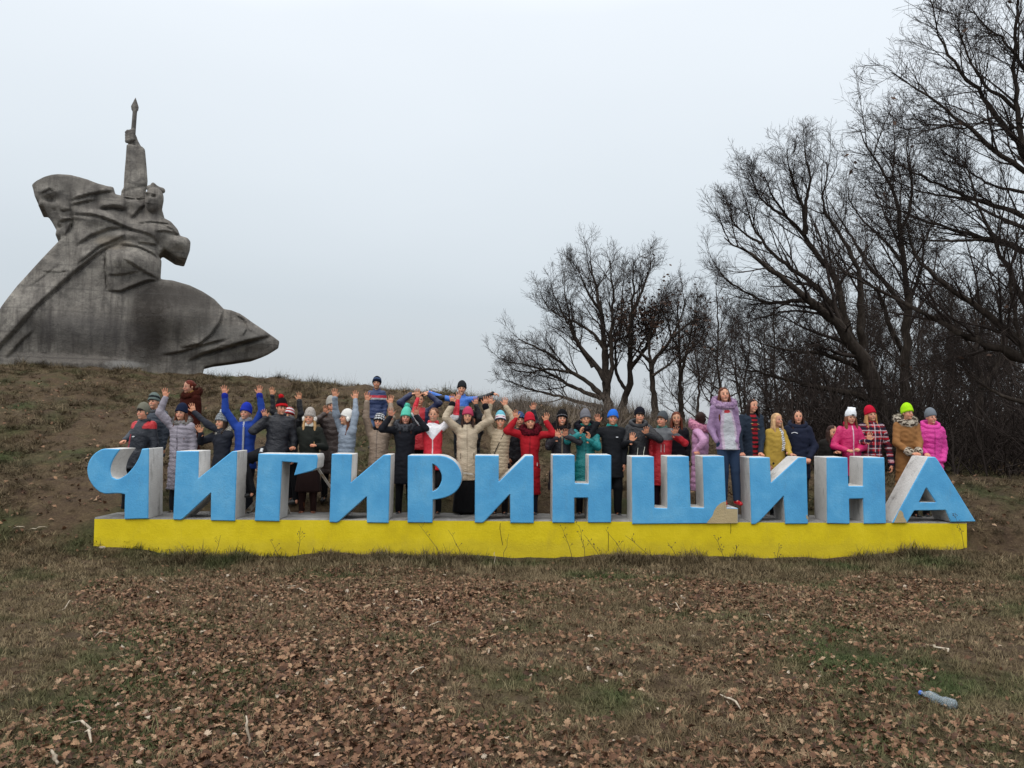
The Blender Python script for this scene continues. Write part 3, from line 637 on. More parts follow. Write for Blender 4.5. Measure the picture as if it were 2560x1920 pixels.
def oak_mesh(seed, limbs, dens=(10, 7, 5, 3), lenabs=(3.5, 1.6, .8, .4), rmin=.003, leaves=0, up=.12, stem=False, leafc=None, leafr=1.0):
    """limbs: list of (points, r0, r1). returns trunk verts/quads, crown verts/quads, leaf tris"""
    rs = np.random.RandomState(seed); TV, TQ, CV, CQ = [], [], [], []
    def put(VV, QQ, P, r, s):
        v, q = tubes(P, r, s); QQ.append(q+sum(len(x) for x in VV)); VV.append(v)
    L0P, L0R = [], []
    for pts, r0, r1 in limbs:
        ln = np.linalg.norm(np.diff(np.array(pts), axis=0), axis=1).sum(); m = 24
        q = resample(pts, m); q[1:-1] += rs.normal(size=(m-2, 3))*ln*.0035
        r = np.linspace(0, 1, m)**.8; r = r0+(r1-r0)*r; L0P.append(q); L0R.append(r)
    P0, R0 = np.array(L0P), np.array(L0R); put(TV, TQ, P0, R0*(1+.06*rs.normal(size=R0.shape)), 7)
    t0 = .25
    if stem: P0, R0 = P0[:-1], R0[:-1]
    P1, R1 = kids(rs, P0, R0, dens[0], t0, 1.0, (20, 54), .40, 9, up*.8, .10, .40, .3, .5, lenabs=lenabs[0])
    # smaller end sprouts carry the limb on
    put(CV, CQ, P1, np.maximum(R1, rmin*1.6), 4)
    P2, R2 = kids(rs, P1, R1, dens[1],   .15, 1.0, (22, 52), .52, 6, up*.7, .12, .5, .3, .3, lenabs=lenabs[1]); put(CV, CQ, P2, np.maximum(R2, rmin*1.25), 3)
    P2b, R2b = kids(rs, P0, R0, dens[0], .35, 1.0, (30, 65), .12, 6, up*.6, .14, .25, .3, .3, lenabs=lenabs[1]); put(CV, CQ, P2b, np.maximum(R2b, rmin*1.25), 3)
    P2 = np.concatenate([P2, P2b]); R2 = np.concatenate([R2, R2b])
    P3, R3 = kids(rs, P2, R2, dens[2], .15, 1.0, (22, 52), .66, 4, up*.5, .15, .6, .4, .2, lenabs=lenabs[2]); put(CV, CQ, P3, np.maximum(R3, rmin), 3)
    if dens[3]:
        P4, R4 = kids(rs, P3, R3, dens[3], .2, 1.0, (20, 50), .8, 3, up*.4, .15, .8, .6, .1, lenabs=lenabs[3])
        # the very last twigs, a millimetre or two thick, are slivers
        a_, b_ = P4[:, 0], P4[:, 2]; d_ = b_-a_; w_ = np.cross(d_, rs.normal(size=d_.shape)); w_ *= (rmin*1.1/(np.linalg.norm(w_, axis=1)+1e-9))[:, None]
        v = np.stack([a_-w_, a_+w_, b_+w_*.6, b_-w_*.6], 1).reshape(-1, 3); CQ.append(np.arange(len(v)).reshape(-1, 4)+sum(len(x) for x in CV)); CV.append(v)
    lf = None
    if leaves:
        cand = P3[:, -1]; w_ = np.exp(-(np.linalg.norm((cand-leafc)/leafr, axis=1)**2)) if leafc is not None else np.ones(len(cand)); S = cand[rs.choice(len(P3), leaves, p=w_/w_.sum())]+rs.normal(size=(leaves, 3))*.12; a = rs.normal(size=(leaves, 3)); a /= np.linalg.norm(a, axis=1, keepdims=True); b2 = np.cross(a, rs.normal(size=(leaves, 3))); b2 /= np.linalg.norm(b2, axis=1, keepdims=True)
        z = .07; lv = np.stack([S-a*z, S+b2*z*.5, S+a*z, S-b2*z*.5], 1).reshape(-1, 3); lf = (lv, np.arange(leaves*4).reshape(-1, 4))
    return (np.concatenate(TV), np.concatenate(TQ)), (np.concatenate(CV), np.concatenate(CQ)), lf
def put_tree(loc, label, data, group=None, mats=None):
    e = empty('oak_tree', loc, label, 'tree', group); (tv, tq), (cv, cq), lf = data
    o1 = mk('trunk', tv-np.array(loc), tq, bark, e); o2 = mk('crown', cv-np.array(loc), cq, twigm, e, smooth=False)
    if lf: mk('dead_leaves', lf[0]-np.array(loc), lf[1], deadleaf, e, smooth=False)['kind'] = 'stuff'
    return e
def guided(seed, org, sc, base, limbs, Y, spread=.3, trunk_r=.2, **kw):
    """limbs traced in crop coordinates; each wanders in depth on its own"""
    rs = np.random.RandomState(seed*3+1); out = []
    bx = (org[0]+base[0]/sc, org[1]+base[1]/sc)
    B = at(*bx, Y); zb = gz(B[0], Y)-.3; B = np.array((B[0], Y, zb))
    for pts, r0, r1 in limbs:
        if seed < 7 and abs(pts[-1][1]-pts[0][1]) > 1.3*abs(pts[-1][0]-pts[0][0]): a_, b_ = pts[-2], pts[-1]; pts = list(pts[:-1])+[(a_[0]+.45*(b_[0]-a_[0]), a_[1]+.45*(b_[1]-a_[1]))]
        A = [at(org[0]+p[0]/sc, org[1]+p[1]/sc, Y) for p in pts]; A = np.array(A)
        d = np.r_[0, np.cumsum(np.linalg.norm(np.diff(A, axis=0), axis=1))]; dz = rs.uniform(-1, 1)*spread
        dep = d*dz
        r0 *= .85; A2 = [at(org[0]+p[0]/sc, org[1]+p[1]/sc, Y+w) for p, w in zip(pts, dep)]
        out.append((A2, r0, r1))
    return B, out
def stem_to(B, first, r): return ([B, B*.5+np.array(first)*.5+np.array((.03, 0, 0)), first], r*1.35, r)
A_ = (1200, 560); AS = 3.16; C_ = (1760, 500); CS = 2.765
def up2(l): return [(x, y-1382) for x, y in l]
# left oak at the edge of the wood
Z1 = 24.0
B, lb = guided(1, A_, AS, (1010, 1500), [
 ([(1010, 1480), (1000, 1250), (985, 1000), (965, 750), (930, 560), (880, 330), (860, 240)], .19, .02),
 ([(1000, 1250), (890, 1080), (800, 990), (700, 800), (600, 600), (540, 480)], .11, .015),
 ([(980, 1380), (860, 1250), (720, 1170), (560, 1030), (420, 960), (300, 910)], .11, .015),
 ([(960, 1380), (760, 1300), (620, 1220), (450, 1130), (300, 1100), (190, 1090)], .10, .012),
 ([(960, 1450), (760, 1400), (600, 1350), (430, 1320), (280, 1260), (190, 1230)], .09, .012),
 ([(1010, 1300), (1050, 1100), (1030, 900), (1060, 560), (1020, 350), (1040, 215)], .11, .015),
 ([(890, 1130), (760, 930), (700, 700), (660, 500), (640, 350)], .08, .012),
 ([(960, 700), (860, 560), (790, 400), (760, 260)], .07, .012),
 ([(700, 1170), (520, 1140), (400, 1180), (250, 1150)], .06, .01),
 ([(990, 1000), (900, 860), (760, 780), (560, 690), (480, 560)], .07, .01)], Z1, .3)
put_tree(B, 'wide spreading bare oak alone on the crest, leftmost of the wood', oak_mesh(11, lb+[stem_to(B, lb[0][0][0], .2)], stem=True, dens=(12, 7, 5, 2), lenabs=(3.0, 1.4, .8, .42), rmin=.0028))
B, lb = guided(2, A_, AS, (1130, 1500), [
 ([(1120, 1450), (1180, 1280), (1190, 1000), (1190, 760), (1220, 560), (1200, 350), (1225, 230)], .15, .015),
 ([(1185, 1150), (1280, 1020), (1400, 800), (1430, 600), (1480, 430)], .09, .012),
 ([(1200, 720), (1290, 500), (1350, 320), (1345, 190)], .08, .01),
 ([(1160, 1320), (1075, 1200), (1070, 1000), (1060, 800), (1000, 640)], .08, .012),
 ([(1190, 900), (1110, 700), (1130, 500), (1160, 260)], .06, .01), ([(1240, 1080), (1330, 960), (1370, 780), (1390, 560)], .06, .01)], 25.0, .3)
put_tree(B, 'slim bare oak with a cluster of dead brown leaves at mid height', oak_mesh(12, lb+[stem_to(B, lb[0][0][0], .16)], stem=True, dens=(11, 7, 4, 2), lenabs=(2.2, 1.2, .75, .4), rmin=.0028, leaves=900, leafc=at(1590, 815, 25.0), leafr=.75))
B, lb = guided(3, A_, AS, (1390, 1540), [
 ([(1385, 1480), (1360, 1250), (1345, 1080), (1440, 1010), (1520, 900), (1600, 700), (1670, 420)], .13, .012),
 ([(1345, 1090), (1260, 1010), (1170, 960), (1090, 900)], .07, .01), ([(1350, 1150), (1330, 900), (1390, 700), (1450, 500)], .07, .01), ([(1520, 900), (1600, 820), (1700, 760), (1760, 560)], .06, .01),
 ([(1360, 1200), (1480, 1120), (1600, 1010), (1700, 950)], .06, .01)], 24.5, .3)
put_tree(B, 'crooked bare tree whose trunk forks low behind the boy in the bright blue cap', oak_mesh(13, lb+[stem_to(B, lb[0][0][0], .14)], stem=True, dens=(10, 6, 4, 2), lenabs=(2.2, 1.2, .75, .4), rmin=.0028, leaves=200))
B, lb = guided(4, A_, AS, (1580, 1560), [
 ([(1585, 1480), (1580, 1200), (1575, 900), (1560, 600), (1600, 440)], .11, .012), ([(1585, 1200), (1660, 900), (1700, 700), (1720, 460)], .08, .01), ([(1575, 1000), (1500, 860), (1480, 700), (1500, 500)], .06, .01), ([(1580, 1100), (1640, 1020), (1760, 900), (1800, 700)], .06, .01)], 26, .3)
put_tree(B, 'straight slender bare tree rising behind the red jacket boy', oak_mesh(14, lb+[stem_to(B, lb[0][0][0], .12)], stem=True, dens=(10, 6, 4, 2), lenabs=(2.2, 1.2, .75, .4), rmin=.0028))
# the big fan shaped oak in the middle of the wood
B, lb = guided(5, C_, CS, (1235, 1600), [
 ([(1235, 1520), (1185, 1280), (1100, 1100), (980, 940), (840, 750), (700, 690), (560, 560), (400, 420), (250, 330), (140, 260)], .30, .015),
 ([(1100, 1100), (1000, 950), (930, 780), (800, 620), (690, 520), (520, 430), (400, 300), (300, 100), (270, -130)], .16, .012),
 ([(1000, 960), (960, 760), (930, 600), (890, 490), (760, 370), (690, 220), (560, 110), (450, -60), (380, -280)], .16, .012),
 ([(700, 240), (690, 60), (620, -100), (570, -300), (590, -420)], .08, .01), ([(700, 220), (705, 0), (740, -150), (690, -350), (700, -450)], .08, .01),
 ([(1100, 1010), (1065, 780), (1100, 620), (1030, 400), (960, 250), (850, 130), (800, 0), (860, -150), (830, -400)], .13, .012),
 ([(1160, 1380), (1000, 1330), (800, 1290), (560, 1240), (350, 1180), (150, 1160)], .12, .012),
 ([(850, 740), (680, 690), (450, 720), (330, 660), (180, 580), (90, 470)], .10, .012),
 ([(940, 800), (760, 780), (600, 760), (420, 800), (300, 850)], .06, .01), ([(400, 300), (300, 250), (200, 160), (180, 40)], .05, .01),
 ([(560, 110), (470, 60), (380, -20), (320, -180)], .05, .01), ([(1120, 1200), (1000, 1120), (820, 1060), (560, 1040), (350, 980)], .09, .012)], 21.0, .32)
put_tree(B, 'largest fan shaped bare oak whose many limbs lean over the girls at the right', oak_mesh(15, lb+[stem_to(B, lb[0][0][0], .31)], stem=True, dens=(13, 7, 5, 2), lenabs=(3.0, 1.4, .8, .42), rmin=.0027))
B, lb = guided(6, C_, CS, (1395, 1600), [
 ([(1400, 1500), (1390, 1300), (1385, 1100), (1400, 900), (1430, 740), (1400, 560), (1360, 420), (1370, 200), (1340, 0), (1200, -250), (1100, -420), (1050, -580)], .20, .012),
 ([(1395, 760), (1240, 560), (1110, 430), (1050, 300), (950, 150), (880, 30), (800, -100)], .10, .01),
 ([(1390, 1060), (1330, 980), (1250, 780), (1220, 640), (1100, 540), (990, 500), (870, 460)], .11, .01),
 ([(1370, 440), (1290, 330), (1230, 260), (1100, 150), (1000, 0), (990, -200)], .07, .01),
 ([(1370, 200), (1430, 50), (1440, -100), (1400, -350), (1420, -550)], .07, .01), ([(1420, 700), (1500, 500), (1520, 300), (1600, 100), (1580, -150)], .07, .01)], 23.0, .32)
put_tree(B, 'tall straight bare tree just right of the biggest oak, behind the neon hat', oak_mesh(16, lb+[stem_to(B, lb[0][0][0], .2)], stem=True, dens=(11, 7, 4, 2), lenabs=(2.8, 1.4, .8, .42), rmin=.0028))
# the near oak standing outside the frame on the right, reaching in
Z6 = 15.0
R2 = lambda l: up2(l)
B, lb = guided(7, C_, CS, (2620, 1700), [
 ([(2600, 1650), (2580, 1250), (2560, 900), (2540, 500), (2560, 100), (2520, -300), (2480, -700)], .36, .10),
 ([(2585, 1230), (2420, 1180), (2212, 1100), (1900, 980), (1760, 930), (1600, 830), (1430, 730), (1250, 650), (1100, 560), (900, 480)], .15, .01),
 ([(2560, 1150), (2400, 1100), (2212, 1010), (2050, 880), (1900, 740), (1700, 620), (1560, 500), (1470, 400), (1420, 270), (1380, 100)], .15, .01),
 ([(2545, 500), (2400, 430), (2212, 360), (2080, 290), (1900, 260), (1700, 200), (1580, 160), (1400, 90), (1250, 30), (1180, -40)], .10, .008),
 ([(1960, 270), (1760, 280), (1560, 285), (1440, 260), (1300, 200)], .04, .006),
 ([(2570, 900), (2350, 880), (2212, 720), (2120, 500), (2050, 350), (1960, 200), (1900, 50), (1850, -100), (1800, -300)], .10, .008),
 (up2([(2545, 1600), (2400, 1320), (2212, 1180), (2000, 1040), (1900, 920), (1700, 800), (1560, 660), (1400, 580), (1290, 500)]), .10, .008),
 (up2([(2545, 1500), (2350, 1250), (2212, 1080), (2150, 980), (2040, 800), (1900, 640), (1800, 540), (1700, 400), (1600, 200), (1580, 30)]), .11, .008),
 (up2([(2540, 1300), (2300, 1150), (2190, 1000), (2160, 700), (2140, 400), (2150, 200), (2180, 0), (2160, -200)]), .10, .01),
 (up2([(2165, 760), (2080, 680), (1960, 620), (1850, 450), (1780, 280), (1740, 60)]), .05, .006),
 (up2([(2520, 900), (2350, 700), (2212, 470), (2100, 300), (1950, 180), (1850, 60)]), .07, .008),
 (up2([(2545, 1700), (2400, 1580), (2212, 1500), (2000, 1420), (1800, 1350), (1600, 1270), (1420, 1180), (1250, 1100), (1180, 1000)]), .085, .007),
 (up2([(2212, 1330), (2000, 1290), (1850, 1200), (1700, 1080), (1600, 1000)]), .04, .006),
 (up2([(1850, 1380), (1700, 1360), (1500, 1330), (1300, 1240), (1180, 1180)]), .035, .006),
 (up2([(2040, 810), (1960, 820), (1800, 900), (1600, 850), (1400, 900), (1300, 860)]), .03, .005),
 ([(2560, 1300), (2400, 1350), (2300, 1300), (2212, 1050), (2150, 800), (2100, 560), (2150, 300), (2212, 100)], .09, .01),
 ([(2212, 1400), (2050, 1350), (1900, 1260), (1800, 1180), (1650, 1150)], .05, .008)], Z6, .22)
put_tree(B, 'nearest bare oak reaching in from beyond the right edge, highest branches of all', oak_mesh(17, lb+[stem_to(B, lb[0][0][0], .4)], stem=True, dens=(14, 7, 5, 2), lenabs=(2.1, 1.05, .58, .3), rmin=.0025, leaves=60, up=.10))
B, lb = guided(8, C_, CS, (1900, 1640), [
 ([(1885, 1560), (1900, 1400), (1920, 1250), (1880, 1100), (1900, 900), (1860, 760)], .16, .02), ([(1910, 1300), (2000, 1200), (2060, 1050), (2060, 900), (2120, 700)], .09, .012), ([(1900, 1250), (1800, 1160), (1750, 1060), (1650, 1000)], .07, .012), ([(1880, 1050), (1760, 900), (1700, 760), (1600, 640)], .06, .01)], 22.0, .3)
put_tree(B, 'short forked bare tree on the bank right of the pink jacket', oak_mesh(18, lb+[stem_to(B, lb[0][0][0], .17)], stem=True, dens=(9, 7, 4, 2), lenabs=(2, 1.0, .5, .28), rmin=.0028))

# the wood behind: four grown shapes, copied as single trees
def grown(seed, H=9.0, spread=.5, dens=(7, 5, 4, 2)):
    rs = np.random.RandomState(seed); tr = [(0, 0, -.4)]
    x = y = 0
    for k in range(1, 9):
        x += rs.normal()*.12; y += rs.normal()*.12; tr.append((x, y, H*.93*k/8))
    tr = np.array(tr); limbs = [(tr, .11*H/9, .012)]
    for k in range(rs.randint(8, 12)):
        t_ = rs.uniform(.12, .75); f = t_*8; i = int(f); s = tr[i]*(1-f+i)+tr[i+1]*(f-i); a = rs.uniform(0, 6.28); Lh = H*rs.uniform(.28, .5)*(1.1-.6*t_)
        p = [s]; e = rs.uniform(.1, .5)
        for j in range(5):
            e += .14; a += rs.normal()*.18; p.append(p[-1]+np.array((math.cos(a)*math.cos(e), math.sin(a)*math.cos(e), math.sin(e)))*Lh/4.2)
        limbs.append((np.array(p), .05*H/9*(1.2-t_), .01))
    return oak_mesh(seed+50, limbs, dens, (2.2, 1.2, .6, .4), .005)
protos = [grown(s, h) for s, h in ((101, 9.0), (102, 8.0), (103, 10.0), (104, 7.5))]
WORDS = ['thin dark', 'crooked', 'slender', 'stout', 'leaning', 'twiggy', 'bushy']
BG = [  # photo x of the base, distance, prototype, scale, label
 (1730, 33, 0, .85, 'far bare tree behind the girl with long reddish hair'), (1800, 28, 2, .80, 'bare tree right behind the tall girl in lilac, lower than the fan oak'),
 (1850, 36, 3, 1.0, None), (1900, 30, 0, .85, None), (1950, 38, 2, 1.0, None), (2000, 28, 1, .95, None), (2040, 34, 3, 1.15, None), (2090, 40, 0, 1.2, None), (2110, 27, 3, .9, None), (2150, 32, 2, .95, None), (2200, 36, 1, 1.2, None),
 (2260, 29, 0, .95, None), (2300, 33, 3, 1.2, None), (2340, 27, 1, .95, None), (2380, 36, 2, 1.1, None), (2420, 30, 3, 1.1, None), (2460, 26, 0, .9, None), (2490, 34, 1, 1.25, None), (2530, 29, 2, .95, None), (2570, 25, 3, 1.05, None), (2610, 32, 0, 1.2, None), (2660, 28, 1, 1.1, None), (2720, 30, 2, 1.1, None),
 (1780, 42, 1, 1.0, None), (1880, 45, 0, 1.2, None), (1980, 46, 3, 1.4, None), (2070, 48, 1, 1.5, None), (2170, 46, 2, 1.3, None), (2240, 50, 0, 1.5, None), (2330, 48, 3, 1.6, None), (2430, 45, 1, 1.5, None), (2520, 47, 2, 1.4, None), (1700, 46, 2, .8, None), (2620, 44, 3, 1.6, None)]
ANC = [(1730, 'the girl with long reddish hair'), (1810, 'the tall lilac girl'), (1885, 'the girl with the checked shirt'), (1945, 'the mustard jacket'), (2000, 'the navy coat with white trim'), (2080, 'the ducking girl'), (2127, 'the white eared hat'), (2180, 'the red checked jacket'), (2269, 'the neon hat'), (2330, 'the hot pink jacket'), (2430, 'the bank just right of the pink jacket'), (2540, 'the bank at the right edge'), (2700, 'the nearest oak beyond the right edge')]
_by = {}
for k, (px, Y, *_r) in enumerate(BG): _by.setdefault(min(ANC, key=lambda a: abs(a[0]-px))[1], []).append((Y, k))
BLAB = {}
for nm_, l_ in _by.items():
    l_.sort(); w_ = {1: [''], 2: ['nearer ', 'farther '], 3: ['nearest ', 'middle ', 'farthest '], 4: ['nearest ', 'second nearest ', 'second farthest ', 'farthest ']}.get(len(l_)) or ['nearest ', 'second nearest ', 'third nearest ', 'fourth nearest ', 'fifth nearest ', 'sixth nearest ', 'seventh nearest ', 'eighth nearest '][:len(l_)]
    for (Y, k), q_ in zip(l_, w_): BLAB[k] = q_+'bare tree in the wood behind '+nm_
pm = {}
for k, (px, Y, pi_, s_, lab) in enumerate(BG):
    X = (px-CX)/F*Y; z = gz(X, Y); (tv, tq), (cv, cq), _ = protos[pi_]
    e = empty('bare_tree', (X, Y, z-.1), BLAB[k], 'tree', 'bare trees deep in the wood', rz=k*1.7)
    s_ *= (.80 if px < 1900 else .62+.30*((k*7) % 5)/4); e.scale = (s_, s_, s_)
    if pi_ not in pm:
        pm[pi_] = (mk('trunk', tv, tq, bark, e), mk('crown', cv, cq, twigm, e, smooth=False))
    else:
        for src in pm[pi_]:
            c = src.copy(); COL.objects.link(c); c.parent = e
# more of the wood, lower and closer on the right bank
# undergrowth that closes the view under the crowns
rs = np.random.RandomState(5)
PV, PR = [], []
for k in range(3000):
    px = rs.uniform(1780, 2800); Y = rs.uniform(24, 52)
    if k % 2 and px > 1950: Y = rs.uniform(17.5, 27)
    if px < 1950 and Y < 34: continue
    X = (px-CX)/F*Y; z = gz(X, Y); h = rs.uniform(.8, 3.2)*(1 if px > 1850 else .45); d = np.array((rs.normal()*.35, rs.normal()*.35, 1.0)); p = [np.array((X, Y, z-.1))]
    for j in range(4): d = d+rs.normal(size=3)*.25; p.append(p[-1]+d/np.linalg.norm(d)*h/4)
    PV.append(p); PR.append(np.linspace(rs.uniform(.012, .03), .006, 5))
P = np.array(PV); R3_ = np.array(PR); v1, q1 = tubes(P, R3_, 3); P2_, R2_ = kids(rs, P, R3_, 5, .2, 1, (20, 60), .4, 3, .1, .2, .7, .5, .2); v2, q2 = tubes(P2_, np.maximum(R2_, .007), 3)
tag(mk('undergrowth', np.concatenate([v1, v2]), np.concatenate([q1, q2+len(v1)]), twigm, smooth=False), kind='stuff')

# ------------------------------------------------------------ people
SKIN = lin('c99478'); SKIN2 = lin('dba88e'); LIP = lin('8e463f')
def lc(h): return np.array(lin(h)) if isinstance(h, str) else np.array(h)
# head template in head space: x across, -y face, z up, origin mid head
def head_f(P, smile=0.0):
    f = ellip(P, (0, .012, .030), (.074, .092, .084))
    f = smin(f, ellip(P, (0, -.014, -.036), (.059, .070, .074)), .03)
    f = smin(f, ellip(P, (.030, -.058, -.030), (.022, .022, .024)), .02); f = smin(f, ellip(P, (-.030, -.058, -.030), (.022, .022, .024)), .02)
    f = smin(f, ellip(P, (0, -.066, -.088), (.022, .020, .018)), .02)
    for sx in (-1, 1): f = smax(f, -ellip(P, (sx*.030, -.098, .006), (.019, .018, .014)), .012)
    f = smin(f, capsule(P, (0, -.080, .014), (0, -.103, -.022), .007, .012), .010)
    f = smin(f, ellip(P, (0, -.084, -.052), (.024, .010, .009)), .008)
    for sx in (-1, 1): f = smin(f, ellip(P, (sx*.076, .012, -.006), (.009, .018, .029)), .008)
    f = smin(f, capsule(P, (0, .014, -.06), (0, .034, -.215), .046, .052), .02)
    return f
HV, HQ = surface_nets(head_f, (-.10, -.13, -.23), (.10, .12, .13), .0085, 1.3)
def hand_t(pose):
    """hand space: origin wrist, +z to the fingertips, palm facing -y, thumb towards +x"""
    fing = {'open': [(-.034, -.20, .0), (-.012, -.07, .0), (.011, .05, .0), (.032, .19, .0)], 'curl': [(-.030, -.08, .9), (-.010, -.02, .8), (.011, .02, .7), (.030, .07, .55)], 'grip': [(-.028, -.03, 1.5), (-.009, 0, 1.5), (.010, 0, 1.45), (.028, .03, 1.35)]}[pose]
    ln = [.056, .070, .075, .067]
    def f(P):
        Q_ = P.copy(); d = ellip(P, (0, 0, .048), (.041, .0155, .048)); d = smin(d, ellip(P, (.0, 0, .070), (.042, .013, .022)), .015)
        d = smin(d, capsule(P, (0, 0, -.05), (0, 0, .02), .024, .023), .015)
        for (x, a, c), l in zip(fing, ln):
            p = np.array((x, .0, .082 if abs(x) < .02 else .076)); seg = l/3; an = .12+0*c
            for k in range(3):
                q_ = p+seg*np.array((math.sin(a)*math.cos(an), -math.sin(an), math.cos(a)*math.cos(an)))
                d = smin(d, capsule(P, p, q_, .0092-.0009*k, .0086-.0010*k), .0035); p = q_; an += c
        p0, p1, p2 = (.030, -.004, .020), ((.058, -.010, .052) if pose == 'open' else (.045, -.025, .05)), ((.074, -.012, .080) if pose == 'open' else (.030, -.040, .075))
        d = smin(d, capsule(P, p0, p1, .014, .0105), .010); d = smin(d, capsule(P, p1, p2, .0105, .0085), .003)
        return d
    return surface_nets(f, (-.08, -.10, -.06), (.10, .05, .18), .0058, 1.3)
HAND = {k: hand_t(k) for k in ('open', 'curl', 'grip')}
def rot_to(zdir, ydir):
    """matrix with columns x,y,z: z along zdir, -y (palm) towards ydir"""
    z = np.array(zdir, float); z /= np.linalg.norm(z); y = -np.array(ydir, float); y -= y@z*z; y /= np.linalg.norm(y)+1e-9; x = np.cross(y, z); return np.stack([x, y, z], 1)
JOBS = []   # body pieces to be united at the end, all in one go
eyeV, eyeQ = surface_nets(lambda P: ellip(P, (0, 0, 0), (.0145, .006, .0085)), (-.02, -.02, -.02), (.02, .02, .02), .004)
eye_me = None
def eye_obj(parent, M4):
    global eye_me
    if eye_me is None:
        d = np.hypot(eyeV[:, 0], eyeV[:, 2]); c = np.where((d < .0085)[:, None], np.array((.018, .012, .010)), np.array((.22, .17, .15))); c[eyeV[:, 2] > .003] = (.02, .012, .010)
        o = mk('eye', eyeV, eyeQ, MAT['leather'], parent, col=c); eye_me = o.data
    else:
        o = bpy.data.objects.new('eye', eye_me); COL.objects.link(o); o.parent = parent
    o.matrix_local = M4; return o
brow_me = {}; mouth_me = {}
def part_mesh(cache, key, name, V, Q_, mat, col, parent, M4):
    if key not in cache:
        o = mk(name, V, Q_, mat, parent, col=np.broadcast_to(col, (len(V), 3))if np.ndim(col) == 1 else col); cache[key] = o.data
    else:
        o = bpy.data.objects.new(name, cache[key]); COL.objects.link(o); o.parent = parent
    o.matrix_local = M4; return o
def fuzz(V, Q_, n, ln, seed):
    """short tapering hairs standing on a surface -> extra verts, tris (as degenerate quads)"""
    rs = np.random.RandomState(seed); q = Q_[rs.randint(0, len(Q_), n)]; w = rs.dirichlet((1, 1, 1, 1), n)[:, :, None]
    p = (V[q]*w).sum(1); nm = np.cross(V[q[:, 2]]-V[q[:, 0]], V[q[:, 3]]-V[q[:, 1]]); nm /= np.linalg.norm(nm, axis=1, keepdims=True)+1e-9
    d = nm+rs.normal(size=(n, 3))*.55; d[:, 2] -= .2; d /= np.linalg.norm(d, axis=1, keepdims=True); s = np.cross(d, rs.normal(size=(n, 3))); s /= np.linalg.norm(s, axis=1, keepdims=True)
    l = ln*rs.uniform(.5, 1.3, n)[:, None]; a = p-s*.0022; b = p+s*.0022; c = p+d*l+s*.0007; e = p+d*l-s*.0007
    return np.stack([a, b, c, e], 1).reshape(-1, 3), np.arange(4*n).reshape(-1, 4)

